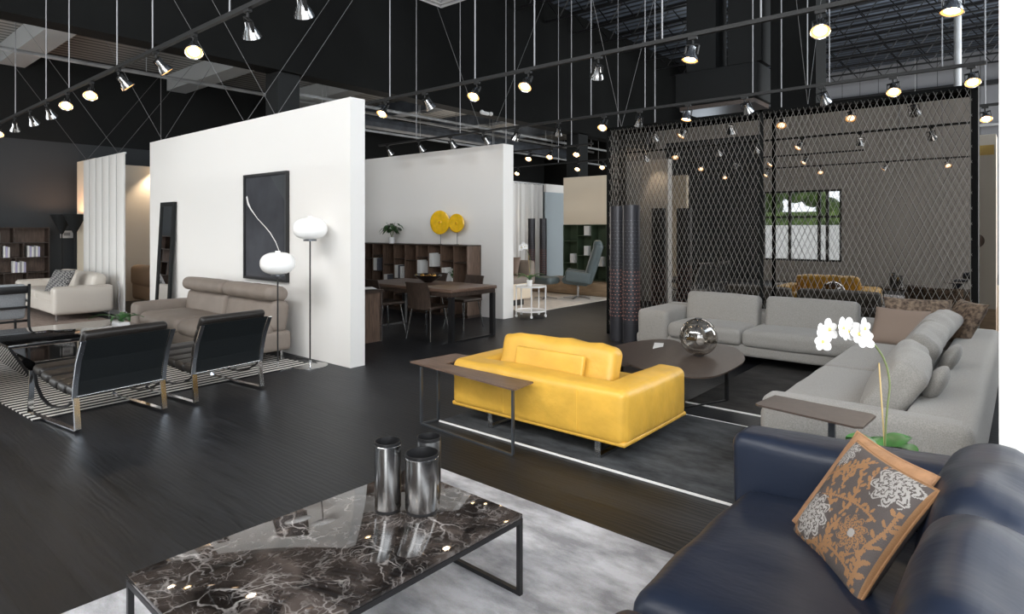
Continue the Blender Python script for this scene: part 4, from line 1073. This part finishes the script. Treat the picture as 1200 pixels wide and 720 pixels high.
# far left wall bookcase
t = thing('bookcase', 'dark walnut open bookcase on the grey left wall', 'bookcase', (-16.32, 2.2, 0))
hy = 1.61; rows = [0, .33, .66, .98, 1.29, 1.61]; cw = .38
MB().box(-.17, -.15, -hy, hy, 0, 1.62).build('back_panel', 'walnut', t)
for k, z in enumerate(rows): MB().box(-.15, .17, -hy, hy, z, z+.018).build('shelf', 'walnut_dark', t)
for k in range(4):
    off = [0, .19, .06, .22][k]
    for j in range(10):
        y = hy-.009-off-cw*j if (off == 0 or j) else hy-.009
        if y > -hy+.02: MB().box(-.15, .168, y-.009, y+.009, rows[k+1]+.018, rows[k+2]).build('divider', 'walnut_dark', t)
for j in range(9): 
    y = hy-.009-cw*j; MB().box(-.15, .168, y-.009, y+.009, .018, .33).build('divider', 'walnut_dark', t)
pos = {1.308: [(3.06, 3)], .998: [(3.22, 3), (3.62, 6)], .678: [(3.02, 3), (3.38, 6)]}
names = {1.308: 'top', .998: 'second', .678: 'third'}
for z, cl in pos.items():
    for ci, (yy, n) in enumerate(cl):
        side = 'left' if ci == 0 else 'right'
        for i in range(n):
            book(-16.24, yy-.18+.036*i, z, .032, .2, .24-.012*(i % 3), 1, ['paper', 'book_purple', 'paper', 'grey_wall'][i % 4], 'book in the %s cluster on the %s row of the left wall bookcase' % (side, names[z]), 'books %s %s row left bookcase' % (side, names[z]))

# walnut bookcase on the dining wall
t = thing('bookcase', 'long low walnut bookcase against the white dining wall', 'bookcase', (-9.3, 8.05, 0))
x1 = 1.70; x0 = -2.2
MB().box(x0, x1, .16, .18, 0, 1.30).build('back_panel', 'walnut_dark', t)
MB().box(x0, x1, -.18, .18, 1.28, 1.30).build('top_panel', 'walnut_dark', t)
MB().box(x0, x1, -.16, .18, 0, .05).build('plinth', 'walnut_dark', t)
xs = [x1-.01, x1-.01] + [x1-.01-.335*k for k in range(1, 12)]
for x in xs[1:]:
    if x > x0: MB().box(x-.01, x+.01, -.18, .16, .05, 1.28).build('divider', 'walnut', t)
lv = [.34, .70, 1.02]
shelfz = {}
for k in range(len(xs)-2):
    a, c = xs[k+2], xs[k+1]
    zz = [(.46, .98), (.30, .62, 1.0), (.42, .88), (.30, .74, 1.05)][k % 4]
    shelfz[k] = zz
    for z in zz: MB().box(a+.01, c-.01, -.17, .16, z-.009, z+.009).build('shelf', 'walnut_dark', t)
def cell(k): return -9.3+(xs[k+2]+xs[k+1])/2
cl = [(1, .62, 2, 'small'), (2, .88, 2, 'm'), (3, .74, 2, 'm'), (5, .62, 4, 'm'), (6, .42, 3, 'm'), (7, .74, 3, 'm'), (9, .62, 2, 'm')]
for n, (k, z, cnt, _) in enumerate(cl):
    for i in range(cnt):
        book(cell(k)-.12+.055*i, 7.97, z+.009, .045, .2, .25-.02*(i % 2), 0, ['paper', 'paper', 'book_dark'][i % 3], 'book in the %s cell from the right of the walnut bookcase' % ORD[k+1], 'books in walnut bookcase cell %s' % ORD[k+1])
for k, z, w_ in ((2, .885, .17), (6, .43, .2), (7, .755, .16), (4, .309, .15)):
    book(cell(k)+.07, 8.06, z+.004, w_*.75, .03, .2, 0, 'grey_wall' if k % 2 else 'book_dark', 'grey covered book standing face out in the %s cell of the walnut bookcase' % ORD[k+1], 'face out books')
# small pots
def tiny_plant(label, loc, m='leaf_dark', s_=1, n=26):
    t = thing('potted_plant', label, 'potted plant', loc)
    MB().lathe([(.001, 0), (.042*s_, 0), (.05*s_, .10*s_), (.044*s_, .10*s_), (.001, .09*s_)], seg=20).build('pot', 'white_gloss', t)
    st = MB(); b = MB()
    for k in range(7):
        a = 2*PI*k/7; tip = Vector((math.cos(a)*.09*s_, math.sin(a)*.09*s_, (.24+.05*(k % 3))*s_)); st.tube([(0, 0, .08*s_), tip*.5+Vector((0, 0, .08*s_)), tip], .003*s_, 5)
    for k in range(n):
        a = random.uniform(0, 2*PI); r = random.uniform(.0, .12)*s_
        leaf(b, (math.cos(a)*r, math.sin(a)*r, random.uniform(.20, .32)*s_), (math.cos(a), math.sin(a)), random.uniform(.06, .10)*s_, .05*s_, .9, .2, 5)
    st.build('stems', 'stem', t); b.build('foliage', m, t)
tiny_plant('bushy green plant in a white pot on the walnut bookcase top', (-9.87, 8.02, 1.30), s_=1.25, n=60)
tiny_plant('tiny green plant in a white pot inside the walnut bookcase', (cell(1)+.03, 7.98, .63), 'leaf', .62, 12)
t = None
for k, lab, z in ((9, 'small white box in the lower left of the walnut bookcase', .309), (1, 'small white jar on the lower shelf of the walnut bookcase', .309)):
    t = thing('white_box', lab, 'box', (cell(k), 7.98, z)); MB().rbox((0, 0, .07), (.12, .10, .14), .01, 2, 1).build('body', 'white_gloss', t); MB().rbox((0, 0, .146), (.125, .105, .012), .004, 1, 1).build('lid', 'white_gloss', t)
# yellow discs
for lab, x, y, z, r in (('large amber yellow disc on a thin stand, left one', -8.46, 8.02, 1.715, .225), ('smaller amber yellow disc on a thin stand, right one', -8.08, 8.08, 1.70, .175)):
    t = thing('disc_sculpture', lab, 'ornament', (x, y, 1.30), 0, 'amber discs')
    zc = z-1.30
    Mx = Matrix.Translation((0, 0, zc)) @ Euler((R(90), 0, R(10))).to_matrix().to_4x4()
    MB().lathe([(.001, .012), (r*.12, .02), (r*.2, .006), (r*.6, .010), (r*.9, .018), (r, .006), (r*.99, -.006), (r*.5, -.012), (.001, -.012)], seg=40, mx=Mx).build('disc', 'yellow_disc', t)
    MB().sphere(Mx @ Vector((0, 0, .022)), r*.07, seg=10, rings=6).build('boss', 'gold', t)
    MB().cyl((0, .02, 0.008), (0, .02, zc-r*.9), .005, seg=6).build('stand', 'black_metal', t)
    MB().lathe([(.001, 0), (.05, 0), (.05, .008), (.001, .008)], seg=16).build('foot', 'black_metal', t)

# dining table
t = thing('dining_table', 'dark dining table with thick walnut top and metal end frames', 'dining table', (-7.15, 6.48, 0))
MB().rbox((0, 0, .725), (2.10, .96, .05), .012, 2, 1).build('top', 'walnut_top', t)
MB().rbox((0, 0, .670), (2.06, .92, .06), .004, 1, 1).build('apron', 'walnut_dark', t)
for sx in (-1, 1):
    for sy in (-1, 1): MB().box(sx*1.0-.035, sx*1.0+.035, sy*.43-.03, sy*.43+.03, 0, .640).build('leg', 'black_metal', t)
    MB().box(sx*1.0-.03, sx*1.0+.03, -.40, .40, 0, .022).build('floor_bar', 'black_metal', t)
def dining_chair(label, loc, rz):
    """faces +y locally"""
    t = thing('dining_chair', label, 'chair', loc, rz, 'dark leather dining chairs')
    MB().rbox((0, .0, .46), (.44, .44, .045), .018, 2, 3, (0, 0, .006)).build('seat', 'walnut_dark', t)
    b = MB(); n = 8
    vs = []; fs = []
    for i in range(n+1):
        q = i/n; z = .44+.39*q; yb = -.205-.075*q*q; hw = .215-.015*q
        for j in range(5):
            u = -1+j/2; vs.append((u*hw, yb-.03*(1-u*u), z))
    for i in range(n):
        for j in range(4): a = i*5+j; fs.append((a, a+1, a+6, a+5))
    m_ = len(vs); vs2 = [(x, y+.016, z) for x, y, z in vs]
    fs2 = fs + [tuple(reversed([k+m_ for k in f])) for f in fs]
    rim = [i*5 for i in range(n+1)] + [n*5+j for j in range(1, 5)] + [i*5+4 for i in range(n-1, -1, -1)] + [j for j in range(3, 0, -1)]
    for k in range(len(rim)):
        a, c = rim[k], rim[(k+1) % len(rim)]; fs2.append((c, a, a+m_, c+m_))
    MB().add(vs+vs2, fs2).build('backrest', 'walnut_dark', t)
    for sx in (-1, 1):
        for sy in (-1, 1):
            MB().cyl((sx*.17, sy*.16, .44), (sx*.225, sy*.225, 0), .011, .009, seg=8).build('leg', 'steel', t)
    return t
dining_chair('dark leather dining chair on the near side, centre', (-6.72, 6.14, 0), R(8))
dining_chair('dark leather dining chair on the near side, beside the desk', (-7.62, 6.06, 0), R(-4))
dining_chair('dark leather dining chair on the far side, right end', (-6.98, 7.14, 0), R(180))
dining_chair('dark leather dining chair on the far side, half hidden by bowl', (-7.85, 7.16, 0), R(176))
t = thing('fruit_bowl', 'wide black bowl of gold balls on the dining table', 'bowl', (-7.25, 6.62, .75))
MB().lathe([(.001, .0), (.07, .0), (.10, .02), (.20, .07), (.26, .115), (.255, .118), (.19, .085), (.08, .03), (.001, .02)], seg=28, sx=1, sy=.75).build('bowl', 'black_gloss', t)
for k, (x, y) in enumerate(((.05, 0), (-.03, .05), (.11, .02), (.0, -.06), (-.14, .0))):
    o = MB().sphere((0, 0, 0), .042, seg=14, rings=10).build('gold_ball', 'gold', loc=(-7.25+x, 6.62+y, .75+.075+.012*(k % 3)))
    tag(o, 'shiny gold ball lying in the black bowl on the dining table', 'ball', 'gold balls in the bowl')
# walnut desk / cabinet
t = thing('writing_desk', 'walnut desk end jutting out beside the tall white wall', 'desk', (-7.75, 5.22, 0))
MB().box(-.8, .75, -.33, .33, .70, .735).build('top', 'walnut_dark', t)
MB().box(-.72, .70, -.30, .30, .0, .70).build('cabinet', 'walnut', t)
for y in (-.31, .31): MB().box(.715, .735, y-.01, y+.01, 0, .70).build('leg', 'steel', t)
for k, (x, y, rz) in enumerate(((.45, .0, 20), (.15, -.1, -15), (.55, .18, 65))):
    o = MB().box(-.11, .11, -.15, .15, 0, .006).build('paper_sheet', 'paper', loc=(-7.75+x, 5.22+y, .7355+.007*k), rotz=R(rz))
    tag(o, 'white paper on the walnut desk, %s of three from the right' % ORD[k], 'paper', 'papers on the desk')

# ------------------------------------------------------------------ rear lounge
t = thing('bar_trolley', 'round white metal trolley on castors beside the dining wall', 'trolley', (-6.92, 8.82, 0))
for z in (.54, .10): MB().lathe([(.27, z), (.285, z), (.285, z+.025), (.27, z+.025), (.27, z)], seg=32).build('ring', 'white_gloss', t)
for z in (.545, .105): MB().lathe([(.001, z), (.27, z), (.27, z+.006), (.001, z+.006)], seg=32).build('tray', 'white_gloss', t)
for k in range(5):
    a = 2*PI*k/5+.4; x, y = .278*math.cos(a), .278*math.sin(a)
    MB().cyl((x, y, .05), (x, y, .56), .012, seg=8).build('upright', 'white_gloss', t)
    MB().cyl((x-.01, y, .026), (x+.01, y, .026), .026, seg=12).build('castor', 'white_gloss', t)
orchid('potted_orchid', 'green leaved orchid in a white pot on the round trolley', (-6.93, 8.8, .555), .055, .11, .62, .16, 6, .055, rz=R(39.85), lw=.07, LL=.30)
# lounge chair and ottoman
t = thing('lounge_chair', 'teal leather swivel lounge chair with high winged back', 'armchair', (-7.85, 11.75, .012), R(212))
# local: faces +x
MB().rbox((.05, 0, .40), (.60, .56, .16), .07, 4, 5, (0, 0, .02), rot=(0, R(-6), 0)).build('seat', 'teal_leather', t)
MB().rbox((-.35, 0, .80), (.20, .64, .98), .09, 4, 6, (.02, 0, 0), rot=(0, R(-17), 0)).build('backrest', 'teal_leather', t)
MB().rbox((-.44, 0, 1.16), (.20, .58, .34), .09, 4, 5, rot=(0, R(-8), 0)).build('headrest', 'teal_leather', t)
for sy in (-1, 1): MB().rbox((.0, sy*.33, .50), (.56, .09, .26), .045, 4, 4, rot=(0, R(-8), 0)).build('armrest', 'teal_leather', t)
MB().cyl((0, 0, .04), (0, 0, .32), .03).build('pillar', 'steel', t)
for k in range(5):
    a = 2*PI*k/5; MB().bar([(0, 0, .05), (.33*math.cos(a), .33*math.sin(a), .012)], (-math.sin(a), math.cos(a), 0), .04, .02).build('star_foot', 'steel', t)
t = thing('ottoman', 'oval teal ottoman in front of the lounge chair', 'ottoman', (-8.35, 11.2, .012))
MB().rbox((0, 0, .42), (.52, .46, .16), .078, 5, 5, (0, 0, .015)).build('cushion', 'teal_leather', t)
MB().cyl((0, 0, .04), (0, 0, .35), .025).build('pillar', 'steel', t)
for k in range(4):
    a = PI/2*k+.4; MB().bar([(0, 0, .045), (.26*math.cos(a), .26*math.sin(a), .012)], (-math.sin(a), math.cos(a), 0), .035, .02).build('star_foot', 'steel', t)
# beige seating at left edge of that view
t = thing('taupe_sofa', 'taupe sofa with beige side beyond the end of the dining wall', 'sofa', (-8.9, 9.75, .0))
MB().rbox((0, 0, .32), (1.9, .85, .36), .05, 3, 3).build('base', 'cream_wall', t)
MB().rbox((0, .05, .52), (1.9, .8, .18), .06, 3, 3).build('seat_cushion', 'taupe', t)
MB().rbox((-.75, .05, .62), (.25, .85, .5), .08, 3, 3).build('armrest', 'taupe', t)
MB().rbox((0, .48, .68), (1.9, .2, .5), .08, 3, 3).build('backrest', 'taupe', t)
for x in (-.8, .8): MB().box(x-.03, x+.03, -.3, .3, 0, .15).build('foot', 'black_metal', t)
plain_pillow('beige cushion on the taupe sofa beyond the dining wall', (-8.4, 10.0, .80), (.45, .42), (70, 0, 10), 'taupe_pillow')
tag(MB().rbox((0, 0, .15), (4.2, 1.6, .29), .01, 1, 1).build('wooden_plinth', 'oak', loc=(-7.9, 13.2, 0)), 'low oak platform under the green bookcase', 'platform')
t = thing('bookcase', 'dark green open bookcase on the oak platform', 'bookcase', (-7.7, 13.15, .3))
x0, x1 = -1.42, 1.6; z1 = 1.38
MB().box(x0, x1, .14, .16, 0, z1).build('back_panel', 'green_lacquer', t)
xs2 = [x0+.42*k for k in range(8)]
for x in xs2: MB().box(x-.01, x+.01, -.16, .14, 0, z1).build('divider', 'green_lacquer', t)
MB().box(x0, x1, -.16, .16, z1, z1+.02).build('top_panel', 'green_lacquer', t)
for k in range(7):
    for z in [(.02, .42, .98), (.02, .62, 1.12), (.02, .36, .86)][k % 3]: MB().box(xs2[k]+.01, xs2[k+1]-.01, -.15, .14, z-.01, z+.01).build('shelf', 'green_lacquer', t)
for n, (k, z, cnt) in enumerate(((0, .42, 3), (1, .62, 3), (1, 1.12, 4), (2, .36, 3), (3, .42, 2), (3, .98, 4), (4, .62, 2))):
    if z > 1.1: hb = .22
    for i in range(cnt): book(-7.7+xs2[k]+.24+.038*i, 13.06, .3+z+.011, .034, .2, .235, 0, 'paper', 'white book in the %s column from the left of the green bookcase' % ORD[k], 'books green bookcase column %s' % ORD[k])
t = partition('display_wall', 'beige boxed panel behind the green bookcase and panel box', -9.1, -6.0, 14.1, 14.3, 2.9, 'beige_wall')
tag(MB().box(-1.42, 1.6, -.17, .17, 0, 1.2).build('panel_box', 'cream_wall', loc=(-7.7, 13.16, 1.702), smooth=False), 'pale beige panel box stacked on top of the green bookcase', 'panel')
# white panel curtains & pale glass
t = thing('panel_curtain', 'tall off white panel curtains beyond the dining wall', 'curtain', (-11.6, 16.0, 0))
vs = []; fs = []; n = 60
for i in range(n+1):
    y = -2.6+1.95*i/n; x = .06*math.sin(i*.9)+.03*math.sin(i*2.3)
    vs += [(x, y, .02), (x, y, 2.95)]
for i in range(n): fs.append((2*i, 2*i+2, 2*i+3, 2*i+1))
m_ = len(vs); MB().add(vs+[(a-.01, b_, c) for a, b_, c in vs], fs+[tuple(reversed([k+m_ for k in f])) for f in fs]).build('cloth', 'white_wall', t)
MB().box(-.03, .03, -2.6, -.6, 2.96, 3.0).build('rail', 'metal_white', t)
t = thing('glass_partition', 'pale blue glass partition behind the far tower lamps', 'glass partition', (-11.6, 16.75, 0))
MB().box(-.02, .02, -1.25, 1.9, .05, 2.75).build('pane', 'pale_glass', t); MB().box(-.04, .04, -1.25, 1.9, 2.75, 3.0).build('head_rail', 'white_wall', t)
# lit room behind, right of the screen
t = thing('tall_cabinet', 'tall warm beige cabinet glimpsed right of the smoked screen', 'cabinet', (-.60, 9.7, 0))
MB().box(-.6, .32, -.2, .2, .62, 2.75).build('body', 'beige_wall', t); MB().box(-.6, .32, -.2, .2, 0, .62).build('base', 'oak', t)
MB().sphere((.12, -.2, 1.45), .09, (1, .3, 1)).build('handle_knob', 'walnut', t)
MB().box(-.1, .30, -.205, -.2, 2.5, 2.62).build('orange_label', 'orange_mark', t)
struct('wall_right_stub', MB().box(-.245, -.13, 9.2, 9.4, 0, 2.7), 'grey_paint')
